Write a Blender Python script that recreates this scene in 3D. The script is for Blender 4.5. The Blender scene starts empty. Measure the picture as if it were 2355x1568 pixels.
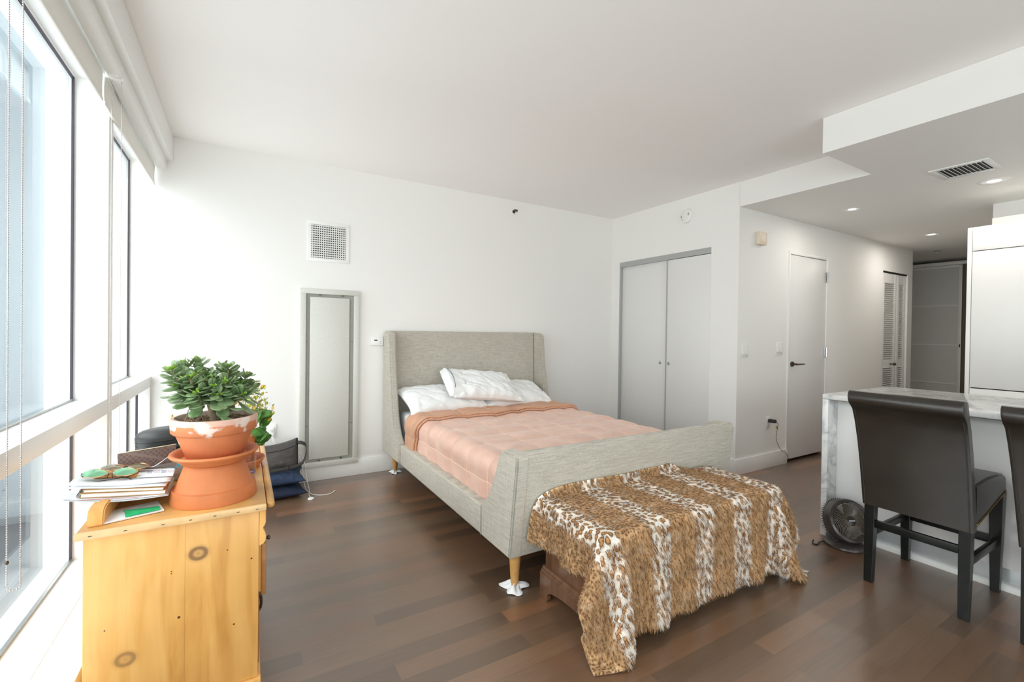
import bpy, bmesh, math, random
import numpy as np
from mathutils import Vector, Matrix, noise
random.seed(7); np.random.seed(7)
C = bpy.context.scene.collection
SC = bpy.context.scene
PI = math.pi

# ------------------------------------------------------------------ helpers
class MB:
    """collects shapes into one mesh"""
    def __init__(s):
        s.bm = bmesh.new(); s.uv = None; s.mi = 0
    def _add(s, tmp):
        me = bpy.data.meshes.new('t'); tmp.to_mesh(me); tmp.free()
        n0 = len(s.bm.faces); s.bm.from_mesh(me); bpy.data.meshes.remove(me)
        s.bm.faces.ensure_lookup_table()
        for f in s.bm.faces[n0:]: f.material_index = s.mi
    def box(s, x0, x1, y0, y1, z0, z1, bev=0.0, seg=2, M=None):
        t = bmesh.new(); bmesh.ops.create_cube(t, size=1)
        for v in t.verts:
            v.co = Vector((x0+(v.co.x+.5)*(x1-x0), y0+(v.co.y+.5)*(y1-y0), z0+(v.co.z+.5)*(z1-z0)))
        if bev > 0:
            bmesh.ops.bevel(t, geom=list(t.edges), offset=bev, segments=seg, affect='EDGES', profile=.5)
        if M is not None: t.transform(M)
        s._add(t); return s
    def cyl(s, p0, p1, r0, r1=None, n=20, caps=True):
        r1 = r0 if r1 is None else r1
        p0 = Vector(p0); p1 = Vector(p1); d = p1-p0
        t = bmesh.new()
        bmesh.ops.create_cone(t, cap_ends=caps, segments=n, radius1=r0, radius2=r1, depth=d.length)
        q = Vector((0,0,1)).rotation_difference(d)
        t.transform(Matrix.Translation((p0+p1)/2) @ q.to_matrix().to_4x4())
        s._add(t); return s
    def sphere(s, c, r, sc=(1,1,1), n=12, M=None):
        t = bmesh.new(); bmesh.ops.create_uvsphere(t, u_segments=n, v_segments=max(4,n//2), radius=r)
        t.transform(Matrix.Diagonal((*sc,1)))
        if M is not None: t.transform(M)
        t.transform(Matrix.Translation(c)); s._add(t); return s
    def lathe(s, prof, c=(0,0,0), n=48, M=None):
        """prof list of (r,z) from start to end; r=0 closes"""
        t = bmesh.new(); rings = []
        for r, z in prof:
            if r < 1e-6: rings.append([t.verts.new((0,0,z))])
            else: rings.append([t.verts.new((r*math.cos(2*PI*k/n), r*math.sin(2*PI*k/n), z)) for k in range(n)])
        for a, b in zip(rings[:-1], rings[1:]):
            for k in range(n):
                k2 = (k+1) % n
                if len(a) == 1 and len(b) == 1: continue
                if len(a) == 1: t.faces.new((a[0], b[k2], b[k]))
                elif len(b) == 1: t.faces.new((a[k], a[k2], b[0]))
                else: t.faces.new((a[k], a[k2], b[k2], b[k]))
        if M is not None: t.transform(M)
        t.transform(Matrix.Translation(c))
        bmesh.ops.recalc_face_normals(t, faces=t.faces)
        s._add(t); return s
    def prism(s, pts, axis, a, b, bev=0.0):
        """polygon pts (2D) extruded along axis from a to b; axis x:(y,z) y:(x,z) z:(x,y)"""
        t = bmesh.new()
        def mk(p, w):
            return {'x': (w,p[0],p[1]), 'y': (p[0],w,p[1]), 'z': (p[0],p[1],w)}[axis]
        A = [t.verts.new(mk(p,a)) for p in pts]; B = [t.verts.new(mk(p,b)) for p in pts]
        t.faces.new(A); t.faces.new(B[::-1])
        n = len(pts)
        for i in range(n): t.faces.new((A[i], B[i], B[(i+1)%n], A[(i+1)%n]))
        bmesh.ops.recalc_face_normals(t, faces=t.faces)
        if bev > 0:
            bmesh.ops.bevel(t, geom=[e for e in t.edges if e.calc_face_angle(0) > .4], offset=bev, segments=2, affect='EDGES')
        s._add(t); return s
    def tube(s, pts, r, n=8, rf=None):
        pts = [Vector(p) for p in pts]; t = bmesh.new(); rings = []
        up = Vector((0,0,1)); prev = None
        for i, p in enumerate(pts):
            d = (pts[min(i+1,len(pts)-1)]-pts[max(i-1,0)]).normalized()
            if prev is None:
                a = d.cross(up)
                if a.length < .1: a = d.cross(Vector((1,0,0)))
                a.normalize()
            else:
                a = prev - d*prev.dot(d); a.normalize()
            prev = a; b = d.cross(a)
            rr = r if rf is None else rf(i/(len(pts)-1))
            rings.append([t.verts.new(p+(a*math.cos(2*PI*k/n)+b*math.sin(2*PI*k/n))*rr) for k in range(n)])
        for A, B in zip(rings[:-1], rings[1:]):
            for k in range(n): t.faces.new((A[k], A[(k+1)%n], B[(k+1)%n], B[k]))
        t.faces.new(rings[0][::-1]); t.faces.new(rings[-1])
        bmesh.ops.recalc_face_normals(t, faces=t.faces)
        s._add(t); return s
    def grid(s, fn, nu, nv, uvfn=None, flip=False):
        t = bmesh.new(); V = [[t.verts.new(fn(i/nu, j/nv)) for j in range(nv+1)] for i in range(nu+1)]
        ul = t.loops.layers.uv.new('UVMap') if uvfn else None
        for i in range(nu):
            for j in range(nv):
                q = [(i,j),(i+1,j),(i+1,j+1),(i,j+1)]
                if flip: q = q[::-1]
                f = t.faces.new([V[a][b] for a,b in q])
                if ul:
                    for l,(a,b) in zip(f.loops, q): l[ul].uv = uvfn(a/nu, b/nv)
        s._add(t); return s
    def build(s, name, mat, parent=None, smooth=True, angle=40, weld=0):
        if weld: bmesh.ops.remove_doubles(s.bm, verts=s.bm.verts, dist=weld)
        me = bpy.data.meshes.new(name); s.bm.to_mesh(me); s.bm.free()
        mats = mat if isinstance(mat, (list,tuple)) else [mat]
        for m in mats: me.materials.append(m)
        if smooth:
            for p in me.polygons: p.use_smooth = True
            me.set_sharp_from_angle(angle=math.radians(angle))
        o = bpy.data.objects.new(name, me); C.objects.link(o)
        if parent is not None: put(o, parent)
        return o

def put(o, parent):
    o.parent = parent
    M = Matrix.Identity(4); p = parent
    chain = []
    while p is not None: chain.append(p); p = p.parent
    for q in reversed(chain): M = M @ q.matrix_parent_inverse @ q.matrix_basis
    o.matrix_parent_inverse = M.inverted()

def tag(o, label, cat, group=None, kind=None):
    o['label'] = label; o['category'] = cat
    if group: o['group'] = group
    if kind: o['kind'] = kind
    return o

def thing(name, label, cat, loc, group=None):
    o = bpy.data.objects.new(name, None); o.empty_display_size = .05
    C.objects.link(o); o.location = loc
    return tag(o, label, cat, group)

def struct(o): o['kind'] = 'structure'; return o
def sthing(name, loc=(0,0,0)):
    o = bpy.data.objects.new(name, None); C.objects.link(o); o.location = loc; o.empty_display_size = .05
    o['kind'] = 'structure'; return o

# ------------------------------------------------------------------ materials
def newmat(name):
    m = bpy.data.materials.new(name); m.use_nodes = True
    nt = m.node_tree; b = nt.nodes['Principled BSDF']; return m, nt, b
def N(nt, typ, **kw):
    n = nt.nodes.new(typ)
    for k, v in kw.items():
        if k.startswith('i_'):
            key = k[2:].replace('_',' ')
            n.inputs[key].default_value = v
        else: setattr(n, k, v)
    return n
def L(nt, a, b): nt.links.new(a, b)
def mapping(nt, scale=(1,1,1), coord='Object', loc=(0,0,0), rot=(0,0,0)):
    tc = N(nt, 'ShaderNodeTexCoord'); mp = N(nt, 'ShaderNodeMapping')
    mp.inputs['Scale'].default_value = scale; mp.inputs['Location'].default_value = loc; mp.inputs['Rotation'].default_value = rot
    L(nt, tc.outputs[coord], mp.inputs['Vector']); return mp.outputs['Vector']
def ramp(nt, fac, stops, interp='LINEAR'):
    r = N(nt, 'ShaderNodeValToRGB'); r.color_ramp.interpolation = interp
    e = r.color_ramp.elements
    while len(e) < len(stops): e.new(.5)
    for el, (p, c) in zip(e, stops): el.position = p; el.color = (*c, 1) if len(c) == 3 else c
    L(nt, fac, r.inputs['Fac']); return r.outputs['Color']
def math_(nt, op, a, b=None, c=None):
    n = N(nt, 'ShaderNodeMath', operation=op)
    for i, v in enumerate((a,b,c)):
        if v is None: continue
        if isinstance(v, (int,float)): n.inputs[i].default_value = v
        else: L(nt, v, n.inputs[i])
    return n.outputs[0]
def mix(nt, fac, a, b, blend='MIX'):
    n = N(nt, 'ShaderNodeMix', data_type='RGBA', blend_type=blend)
    for sock, v in ((n.inputs['Factor'],fac),(n.inputs[6],a),(n.inputs[7],b)):
        if isinstance(v, (int,float)): sock.default_value = v
        elif isinstance(v, tuple): sock.default_value = (*v,1) if len(v) == 3 else v
        else: L(nt, v, sock)
    return n.outputs[2]
def bump(nt, b, h, strength=.3, dist=.002):
    n = N(nt, 'ShaderNodeBump'); n.inputs['Strength'].default_value = strength; n.inputs['Distance'].default_value = dist
    L(nt, h, n.inputs['Height']); L(nt, n.outputs[0], b.inputs['Normal'])

def plain(name, col, rough=.5, metal=0, spec=.5, nz=0, nscale=60, coat=0, var=.0):
    m, nt, b = newmat(name)
    b.inputs['Base Color'].default_value = (*col,1); b.inputs['Roughness'].default_value = rough
    b.inputs['Metallic'].default_value = metal; b.inputs['Specular IOR Level'].default_value = spec
    if coat: b.inputs['Coat Weight'].default_value = coat; b.inputs['Coat Roughness'].default_value = .08
    v = mapping(nt)
    t = N(nt, 'ShaderNodeTexNoise'); t.inputs['Scale'].default_value = nscale; L(nt, v, t.inputs['Vector'])
    if var:
        lo = tuple(c*(1-var) for c in col); hi = tuple(min(1,c*(1+var)) for c in col)
        L(nt, ramp(nt, t.outputs['Fac'], [(.3,lo),(.7,hi)]), b.inputs['Base Color'])
    if nz: bump(nt, b, t.outputs['Fac'], nz, .002)
    return m

M = {}
M['wall'] = plain('white_wall_paint', (.84,.832,.81), .6, spec=.3, nz=.06, nscale=220)
M['ceil'] = plain('white_ceiling_paint', (.92,.905,.885), .75, spec=.2, nz=.05, nscale=200)
M['trim'] = plain('white_gloss_trim', (.84,.84,.82), .35, spec=.45, nz=.02, nscale=40)
M['frame'] = plain('white_window_frame', (.86,.86,.85), .3, spec=.5, nz=.02, nscale=30)
M['door'] = plain('white_door_paint', (.76,.755,.74), .4, spec=.4, nz=.02, nscale=60)
M['doorgloss'] = plain('white_lacquer', (.90,.895,.875), .28, spec=.5, nz=.01, nscale=5)
M['lacquer'] = plain('gloss_lacquer_panel', (.90,.895,.88), .10, spec=.6, coat=1.0)
M['grey'] = plain('grey_track', (.40,.41,.40), .45, var=.03)
M['panel'] = plain('warm_grey_metal', (.62,.62,.575), .4, var=.03, nz=.03)
M['panelgap'] = plain('recess_grey_metal', (.36,.36,.32), .5, var=.05)
M['black'] = plain('black_void', (.01,.01,.01), .6, var=.1)  # black put in for unlit gaps and hollows
M['gasket'] = plain('dark_gasket', (.05,.04,.055), .5, var=.1)
M['blind'] = plain('white_blind_metal', (.82,.82,.80), .3, spec=.45, nz=.01)
M['fabricblind'] = plain('white_blind_fabric', (.84,.83,.79), .85, spec=.1, nz=.2, nscale=500)
M['chain'] = plain('pale_bead_metal', (.62,.56,.52), .22, metal=.85, var=.08)
M['chrome'] = plain('chrome', (.72,.72,.72), .15, metal=1, var=.05)
M['steel'] = plain('brushed_steel', (.55,.55,.54), .3, metal=1, var=.06)
M['bronze'] = plain('dark_bronze', (.12,.09,.07), .35, metal=.8, var=.1)
M['plasticw'] = plain('white_plastic', (.82,.82,.80), .3, nz=.01)
M['plasticc'] = plain('cream_plastic', (.76,.66,.53), .4, nz=.02)
M['plasticb'] = plain('black_plastic', (.02,.02,.02), .35, var=.15)
M['leg'] = plain('honey_oak_leg', (.55,.30,.10), .35, var=.1, nscale=30)
M['cloth'] = plain('white_cotton', (.84,.85,.85), .9, spec=.1, nz=.25, nscale=350)
M['sheet'] = plain('white_sheet', (.80,.83,.86), .9, spec=.1, nz=.25, nscale=300)
M['soil'] = plain('bark_soil', (.30,.20,.13), .95, nz=1, nscale=90, var=.7)
M['woodlegs'] = plain('black_wood', (.008,.009,.008), .3, spec=.3, var=.3, nscale=12)
M['kick'] = plain('kick_steel', (.60,.63,.64), .25, metal=.35, var=.03)
M['cable'] = plain('white_cable', (.82,.81,.77), .45, var=.03)
M['wirebk'] = plain('black_cable', (.02,.02,.015), .5, var=.2)
M['gold'] = plain('rose_gold', (.80,.45,.28), .22, metal=1, var=.05)
M['lens'] = plain('green_mirror_lens', (.25,.60,.36), .12, metal=.55, spec=.8, var=.12, nscale=14)
M['lensd'] = plain('dark_amber_lens', (.16,.13,.06), .12, spec=.8, coat=.6, var=.15)
M['paper'] = plain('white_paper', (.83,.85,.87), .8, spec=.15, nz=.05, nscale=30)
M['paperg'] = plain('grey_paper', (.62,.66,.68), .8, var=.05)
M['kraft'] = plain('kraft_card', (.52,.33,.14), .8, var=.15)
M['red'] = plain('red_print', (.65,.10,.10), .7, var=.1)
M['green'] = plain('green_foil', (.02,.45,.16), .2, metal=.35, var=.35, nscale=25)
M['cyan'] = plain('cyan_print', (.01,.55,.80), .5, var=.1)
M['orange'] = plain('orange_wrap', (.80,.36,.07), .5, var=.25, nscale=60)
M['purple'] = plain('violet_ink', (.10,.08,.38), .7, var=.1)
M['pink'] = plain('pink_ink', (.55,.22,.32), .7, var=.1)
M['darkbag'] = plain('grey_nylon', (.060,.054,.050), .55, nz=.35, nscale=320, var=.2)
M['strap'] = plain('black_webbing', (.022,.019,.015), .7, nz=.4, nscale=400, var=.2)
M['navy'] = plain('navy_cotton', (.030,.045,.085), .9, spec=.15, nz=.4, nscale=260, var=.2)
M['navy2'] = plain('dark_navy_cotton', (.024,.033,.060), .9, spec=.15, nz=.4, nscale=260, var=.2)
M['case'] = plain('black_leatherette', (.040,.042,.044), .38, spec=.5, nz=.12, nscale=300)
M['lcd'] = plain('lcd_dark', (.05,.05,.045), .3, var=.1)
M['piping'] = plain('linen_piping', (.36,.37,.33), .9, var=.08)
M['fanplastic'] = plain('smoke_grey_plastic', (.060,.050,.046), .22, spec=.6, var=.12)
M['fanblade'] = plain('smoke_fan_grille', (.20,.165,.125), .3, spec=.5, var=.12)
M['lining'] = plain('cream_lining', (.74,.66,.50), .85, spec=.1, nz=.15, nscale=60)
M['nail'] = plain('antique_nail', (.20,.13,.05), .3, metal=.9, var=.2)
M['bark'] = plain('plant_bark', (.34,.25,.16), .85, nz=.6, nscale=60, var=.3)
M['frost'] = plain('frosted_glass_panel', (.66,.67,.65), .35, spec=.4, var=.03)
M['shadowbrown'] = plain('shadow_brown_side', (.13,.10,.06), .6, var=.1)  # shade of the wardrobe side and gap is put into this brown
M['navystripe'] = plain('navy_stitch', (.03,.04,.10), .8, var=.1)

def emis(name, col, st):
    m, nt, b = newmat(name); b.inputs['Base Color'].default_value = (*col,1)
    b.inputs['Emission Color'].default_value = (*col,1); b.inputs['Emission Strength'].default_value = st; return m
M['lamp'] = emis('lamp_glow', (1,.97,.92), 1.6)
M['reflector'] = emis('lit_reflector', (.62,.61,.59), .25)  # reflector given its own faint glow for the light of the lamp

def glass(name, tint, ior=1.5):
    m = bpy.data.materials.new(name); m.use_nodes = True; nt = m.node_tree; nt.nodes.clear()
    out = N(nt, 'ShaderNodeOutputMaterial'); tr = N(nt, 'ShaderNodeBsdfTransparent'); gl = N(nt, 'ShaderNodeBsdfGlossy')
    tr.inputs[0].default_value = (*tint,1); gl.inputs['Roughness'].default_value = .0
    gl.inputs[0].default_value = (.95,.98,1,1)
    lw = N(nt, 'ShaderNodeLayerWeight'); lw.inputs['Blend'].default_value = .5
    f0 = ((ior-1)/(ior+1))**2
    fr = math_(nt, 'MULTIPLY_ADD', math_(nt, 'POWER', lw.outputs['Facing'], 5.0), 1-f0, f0)
    ms = N(nt, 'ShaderNodeMixShader'); L(nt, fr, ms.inputs[0]); L(nt, tr.outputs[0], ms.inputs[1]); L(nt, gl.outputs[0], ms.inputs[2])
    L(nt, ms.outputs[0], out.inputs[0]); return m
M['glass'] = glass('window_glass', (.93,.975,1.0), 1.6)
M['clearglass'] = glass('tumbler_glass', (.93,.96,.97), 1.45)

def floor_mat():
    m, nt, b = newmat('espresso_plank_floor')
    v = mapping(nt, (1,1,1), loc=(.31,.045,0))
    br = N(nt, 'ShaderNodeTexBrick'); br.offset = .37; br.offset_frequency = 2
    br.inputs['Scale'].default_value = 1; br.inputs['Brick Width'].default_value = .82; br.inputs['Row Height'].default_value = .0875
    br.inputs['Mortar Size'].default_value = .0008; br.inputs['Mortar Smooth'].default_value = .3; br.inputs['Bias'].default_value = 0
    br.inputs['Color1'].default_value = (0,0,0,1); br.inputs['Color2'].default_value = (1,1,1,1); br.inputs['Mortar'].default_value = (.5,.5,.5,1)
    L(nt, v, br.inputs['Vector'])
    base = ramp(nt, br.outputs['Color'], [(0,(.095,.055,.032)),(.35,(.135,.080,.046)),(.6,(.170,.085,.044)),(.85,(.150,.096,.058)),(1,(.27,.120,.055))])
    v2 = mapping(nt, (3,60,1)); g = N(nt, 'ShaderNodeTexNoise'); g.inputs['Scale'].default_value = 1.6; g.inputs['Detail'].default_value = 6
    L(nt, v2, g.inputs['Vector'])
    gr = ramp(nt, g.outputs['Fac'], [(.3,(.86,.86,.86)),(.75,(1.16,1.14,1.12))])
    col = mix(nt, 1.0, base, gr, 'MULTIPLY')
    col = mix(nt, br.outputs['Fac'], col, (.10,.07,.05))
    # scattered dust specks
    v3 = mapping(nt, (1,1,1)); vo = N(nt, 'ShaderNodeTexVoronoi'); vo.inputs['Scale'].default_value = 9; L(nt, v3, vo.inputs['Vector'])
    sp = math_(nt, 'LESS_THAN', vo.outputs['Distance'], .016)
    col = mix(nt, sp, col, (.35,.30,.26))
    L(nt, col, b.inputs['Base Color'])
    n3 = N(nt, 'ShaderNodeTexNoise'); n3.inputs['Scale'].default_value = 2.2; n3.inputs['Detail'].default_value = 3
    rr = N(nt, 'ShaderNodeMapRange'); rr.inputs['To Min'].default_value = .30; rr.inputs['To Max'].default_value = .42
    L(nt, n3.outputs['Fac'], rr.inputs['Value']); L(nt, rr.outputs[0], b.inputs['Roughness'])
    b.inputs['Specular IOR Level'].default_value = .8; b.inputs['Coat Weight'].default_value = .9; b.inputs['Coat Roughness'].default_value = .33; b.inputs['Coat IOR'].default_value = 1.6
    h = math_(nt, 'MULTIPLY_ADD', br.outputs['Fac'], -1.0, math_(nt, 'MULTIPLY', g.outputs['Fac'], .10))
    h = math_(nt, 'MULTIPLY_ADD', br.outputs['Color'], .15, h)
    bump(nt, b, h, .35, .0015)
    return m
M['floor'] = floor_mat()

def linen(name, c1, c2, c3):
    m, nt, b = newmat(name)
    va = mapping(nt, (14,14,520)); vb = mapping(nt, (420,420,9))
    a = N(nt, 'ShaderNodeTexNoise'); a.inputs['Scale'].default_value = 1; a.inputs['Detail'].default_value = 3; L(nt, va, a.inputs['Vector'])
    c = N(nt, 'ShaderNodeTexNoise'); c.inputs['Scale'].default_value = 1; c.inputs['Detail'].default_value = 3; L(nt, vb, c.inputs['Vector'])
    s = math_(nt, 'ADD', math_(nt, 'MULTIPLY', a.outputs['Fac'], .62), math_(nt, 'MULTIPLY', c.outputs['Fac'], .38))
    L(nt, ramp(nt, s, [(.36,c1),(.5,c2),(.64,c3)]), b.inputs['Base Color'])
    b.inputs['Roughness'].default_value = .95; b.inputs['Specular IOR Level'].default_value = .15
    b.inputs['Sheen Weight'].default_value = .15
    bump(nt, b, s, .5, .0012); return m
M['linen'] = linen('oatmeal_linen', (.36,.33,.275), (.47,.44,.375), (.58,.55,.48))

def satin():
    m, nt, b = newmat('peach_satin')
    v = mapping(nt, (1,1,1)); t = N(nt, 'ShaderNodeTexNoise'); t.inputs['Scale'].default_value = 7; t.inputs['Detail'].default_value = 4; L(nt, v, t.inputs['Vector'])
    L(nt, ramp(nt, t.outputs['Fac'], [(.3,(.68,.42,.33)),(.7,(.76,.51,.41))]), b.inputs['Base Color'])
    b.inputs['Roughness'].default_value = .42; b.inputs['Specular IOR Level'].default_value = .4
    b.inputs['Sheen Weight'].default_value = .25; b.inputs['Sheen Roughness'].default_value = .4
    v2 = mapping(nt, (22,160,60)); t2 = N(nt, 'ShaderNodeTexNoise'); t2.inputs['Scale'].default_value = .45; t2.inputs['Detail'].default_value = 4; t2.inputs['Distortion'].default_value = .6
    L(nt, v2, t2.inputs['Vector']); bump(nt, b, t2.outputs['Fac'], .4, .006); return m
M['satin'] = satin()
M['satin2'] = plain('peach_satin_underside', (.60,.33,.21), .45, spec=.4, var=.06, nscale=6, nz=.2)
M['stitch'] = plain('pale_stitch_thread', (.86,.62,.48), .7, var=.05)

def pine():
    m, nt, b = newmat('honey_pine')
    v = mapping(nt, (9,9,1.1)); w = N(nt, 'ShaderNodeTexNoise'); w.inputs['Scale'].default_value = 1.6; w.inputs['Detail'].default_value = 7; w.inputs['Distortion'].default_value = 1.2
    L(nt, v, w.inputs['Vector'])
    col = ramp(nt, w.outputs['Fac'], [(.25,(.62,.30,.075)),(.45,(.76,.41,.12)),(.6,(.82,.47,.16)),(.8,(.68,.35,.095))])
    v2 = mapping(nt, (1,1,1)); n2 = N(nt, 'ShaderNodeTexNoise'); n2.inputs['Scale'].default_value = 3.2; n2.inputs['Detail'].default_value = 3; L(nt, v2, n2.inputs['Vector'])
    col = mix(nt, 1.0, col, ramp(nt, n2.outputs['Fac'], [(.3,(.86,.84,.80)),(.7,(1.08,1.08,1.06))]), 'MULTIPLY')
    # knots and small nail marks (real marks in the board, object space)
    tc = N(nt, 'ShaderNodeTexCoord')
    for (kx,kz,r,dark) in ((-.120,.553,.021,(.16,.075,.03)), (-.302,.272,.020,(.30,.16,.06))):
        sub = N(nt, 'ShaderNodeVectorMath', operation='SUBTRACT'); L(nt, tc.outputs['Object'], sub.inputs[0]); sub.inputs[1].default_value = (kx,1.771,kz)
        sc = N(nt, 'ShaderNodeVectorMath', operation='MULTIPLY'); L(nt, sub.outputs[0], sc.inputs[0]); sc.inputs[1].default_value = (.9,1,1.05)
        ln = N(nt, 'ShaderNodeVectorMath', operation='LENGTH'); L(nt, sc.outputs[0], ln.inputs[0])
        d = math_(nt, 'MULTIPLY_ADD', n2.outputs['Fac'], .006, ln.outputs['Value'])
        ring = ramp(nt, math_(nt, 'DIVIDE', d, r*1.8), [(0,(.55,.55,.55)),(.30,(.30,.30,.30)),(.50,(.85,.85,.85)),(.66,(.80,.80,.80)),(.76,(.22,.22,.22)),(1,(0,0,0))])
        col = mix(nt, ring, col, dark)
    for (kx,kz,r) in ((-.04,.545,.0022),(-.19,.505,.002),(-.19,.512,.002),(-.17,.36,.004),(-.35,.375,.002),(-.02,.29,.003),(.03,.50,.003)):
        sub = N(nt, 'ShaderNodeVectorMath', operation='SUBTRACT'); L(nt, tc.outputs['Object'], sub.inputs[0]); sub.inputs[1].default_value = (kx,1.771,kz)
        ln = N(nt, 'ShaderNodeVectorMath', operation='LENGTH'); L(nt, sub.outputs[0], ln.inputs[0])
        col = mix(nt, math_(nt, 'LESS_THAN', ln.outputs['Value'], r), col, (.08,.03,.01))
    sxp = N(nt, 'ShaderNodeSeparateXYZ'); L(nt, tc.outputs['Object'], sxp.inputs[0])
    col = mix(nt, math_(nt, 'MULTIPLY', math_(nt, 'LESS_THAN', math_(nt, 'ABSOLUTE', math_(nt, 'ADD', sxp.outputs['X'], .155)), .0008), .45), col, (.30,.14,.04))
    L(nt, col, b.inputs['Base Color']); b.inputs['Roughness'].default_value = .34; b.inputs['Specular IOR Level'].default_value = .4
    bump(nt, b, w.outputs['Fac'], .12, .002); return m
M['pine'] = pine()
M['pinetop'] = plain('worn_pine_top', (.62,.33,.10), .3, var=.22, nscale=7, nz=.05)
M['pineedge'] = plain('pale_pine_edge', (.76,.50,.24), .4, var=.15, nscale=14, nz=.05)
M['pinedark'] = plain('brown_pine_drawer', (.36,.16,.045), .4, var=.3, nscale=14)

def terracotta(name, c, stain):
    m, nt, b = newmat(name)
    v = mapping(nt, (1,1,1)); n = N(nt, 'ShaderNodeTexNoise'); n.inputs['Scale'].default_value = 11; n.inputs['Detail'].default_value = 5; L(nt, v, n.inputs['Vector'])
    col = ramp(nt, n.outputs['Fac'], [(.3,tuple(x*.88 for x in c)),(.7,tuple(min(1,x*1.1) for x in c))])
    if stain:
        tc = N(nt, 'ShaderNodeTexCoord'); sx = N(nt, 'ShaderNodeSeparateXYZ'); L(nt, tc.outputs['Object'], sx.inputs[0])
        # lime scale: patches on the rim and a thin line along the lip
        band = N(nt, 'ShaderNodeMapRange'); band.inputs['From Min'].default_value = .905; band.inputs['From Max'].default_value = .945; L(nt, sx.outputs['Z'], band.inputs['Value'])
        n2 = N(nt, 'ShaderNodeTexNoise'); n2.inputs['Scale'].default_value = 15; n2.inputs['Detail'].default_value = 6; L(nt, v, n2.inputs['Vector'])
        f = math_(nt, 'MULTIPLY_ADD', band.outputs[0], .17, n2.outputs['Fac'])
        col = mix(nt, ramp(nt, f, [(.66,(0,0,0)),(.72,(.85,.85,.85))]), col, (.80,.72,.66))
        rim = math_(nt, 'GREATER_THAN', sx.outputs['Z'], .9555)
        col = mix(nt, math_(nt, 'MULTIPLY', rim, .55), col, (.78,.62,.55))
    L(nt, col, b.inputs['Base Color']); b.inputs['Roughness'].default_value = .55; b.inputs['Specular IOR Level'].default_value = .35
    bump(nt, b, n.outputs['Fac'], .1, .002); return m
M['terra'] = terracotta('clean_terracotta', (.60,.20,.072), False)
M['terra2'] = terracotta('limed_terracotta', (.60,.20,.082), True)

def leafmat(name, c1, c2):
    m, nt, b = newmat(name)
    v = mapping(nt); n = N(nt, 'ShaderNodeTexNoise'); n.inputs['Scale'].default_value = 26; L(nt, v, n.inputs['Vector'])
    L(nt, ramp(nt, n.outputs['Fac'], [(.35,c1),(.65,c2)]), b.inputs['Base Color'])
    b.inputs['Roughness'].default_value = .3; b.inputs['Specular IOR Level'].default_value = .5
    b.inputs['Subsurface Weight'].default_value = .05; return m
M['jade'] = leafmat('jade_leaf', (.11,.20,.075), (.27,.38,.19))
M['jadeyoung'] = leafmat('young_jade_leaf', (.16,.34,.04), (.30,.50,.07))
M['kal'] = leafmat('kalanchoe_leaf', (.04,.13,.02), (.10,.26,.05))
M['bloom'] = leafmat('yellow_orange_bloom', (.75,.62,.06), (.85,.30,.04))
M['bud'] = leafmat('lime_bud', (.48,.60,.06), (.65,.70,.15))

def chestwood():
    m, nt, b = newmat('walnut_chest')
    v = mapping(nt, (30,30,2)); w = N(nt, 'ShaderNodeTexNoise'); w.inputs['Scale'].default_value = 1; w.inputs['Detail'].default_value = 5; L(nt, v, w.inputs['Vector'])
    L(nt, ramp(nt, w.outputs['Fac'], [(.3,(.085,.035,.015)),(.7,(.17,.08,.038))]), b.inputs['Base Color'])
    b.inputs['Roughness'].default_value = .28; b.inputs['Coat Weight'].default_value = .3; return m
M['walnut'] = chestwood()

def leather():
    m, nt, b = newmat('black_bonded_leather')
    v = mapping(nt); vo = N(nt, 'ShaderNodeTexVoronoi'); vo.inputs['Scale'].default_value = 260; L(nt, v, vo.inputs['Vector'])
    n = N(nt, 'ShaderNodeTexNoise'); n.inputs['Scale'].default_value = 5; L(nt, v, n.inputs['Vector'])
    L(nt, ramp(nt, n.outputs['Fac'], [(.3,(.014,.011,.008)),(.7,(.026,.021,.016))]), b.inputs['Base Color'])
    b.inputs['Roughness'].default_value = .30; b.inputs['Specular IOR Level'].default_value = .65
    h = math_(nt, 'ADD', math_(nt, 'MULTIPLY', vo.outputs['Distance'], .25), n.outputs['Fac'])
    bump(nt, b, h, .25, .003); return m
M['leather'] = leather()

def marble():
    m, nt, b = newmat('white_marble')
    v = mapping(nt, (1,1,1), rot=(.5,.3,.7)); n = N(nt, 'ShaderNodeTexNoise'); n.inputs['Scale'].default_value = 4.5; n.inputs['Detail'].default_value = 8; n.inputs['Distortion'].default_value = 1.6
    L(nt, v, n.inputs['Vector'])
    f = math_(nt, 'ABSOLUTE', math_(nt, 'SUBTRACT', n.outputs['Fac'], .5))
    L(nt, ramp(nt, f, [(0,(.50,.52,.53)),(.03,(.70,.71,.71)),(.09,(.82,.82,.81)),(.3,(.85,.85,.84))]), b.inputs['Base Color'])
    b.inputs['Roughness'].default_value = .15; return m
M['marble'] = marble()

def boxpattern():
    m, nt, b = newmat('brown_patterned_card')
    v = mapping(nt, (1,1,1), rot=(0,.785,0)); w = N(nt, 'ShaderNodeTexVoronoi', distance='CHEBYCHEV'); w.inputs['Scale'].default_value = 85; w.inputs['Randomness'].default_value = 0
    L(nt, v, w.inputs['Vector'])
    L(nt, ramp(nt, w.outputs['Distance'], [(.36,(.105,.062,.050)),(.46,(.175,.12,.10))]), b.inputs['Base Color'])
    b.inputs['Roughness'].default_value = .5; bump(nt, b, w.outputs['Distance'], .2, .001); return m
M['boxpat'] = boxpattern()

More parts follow.
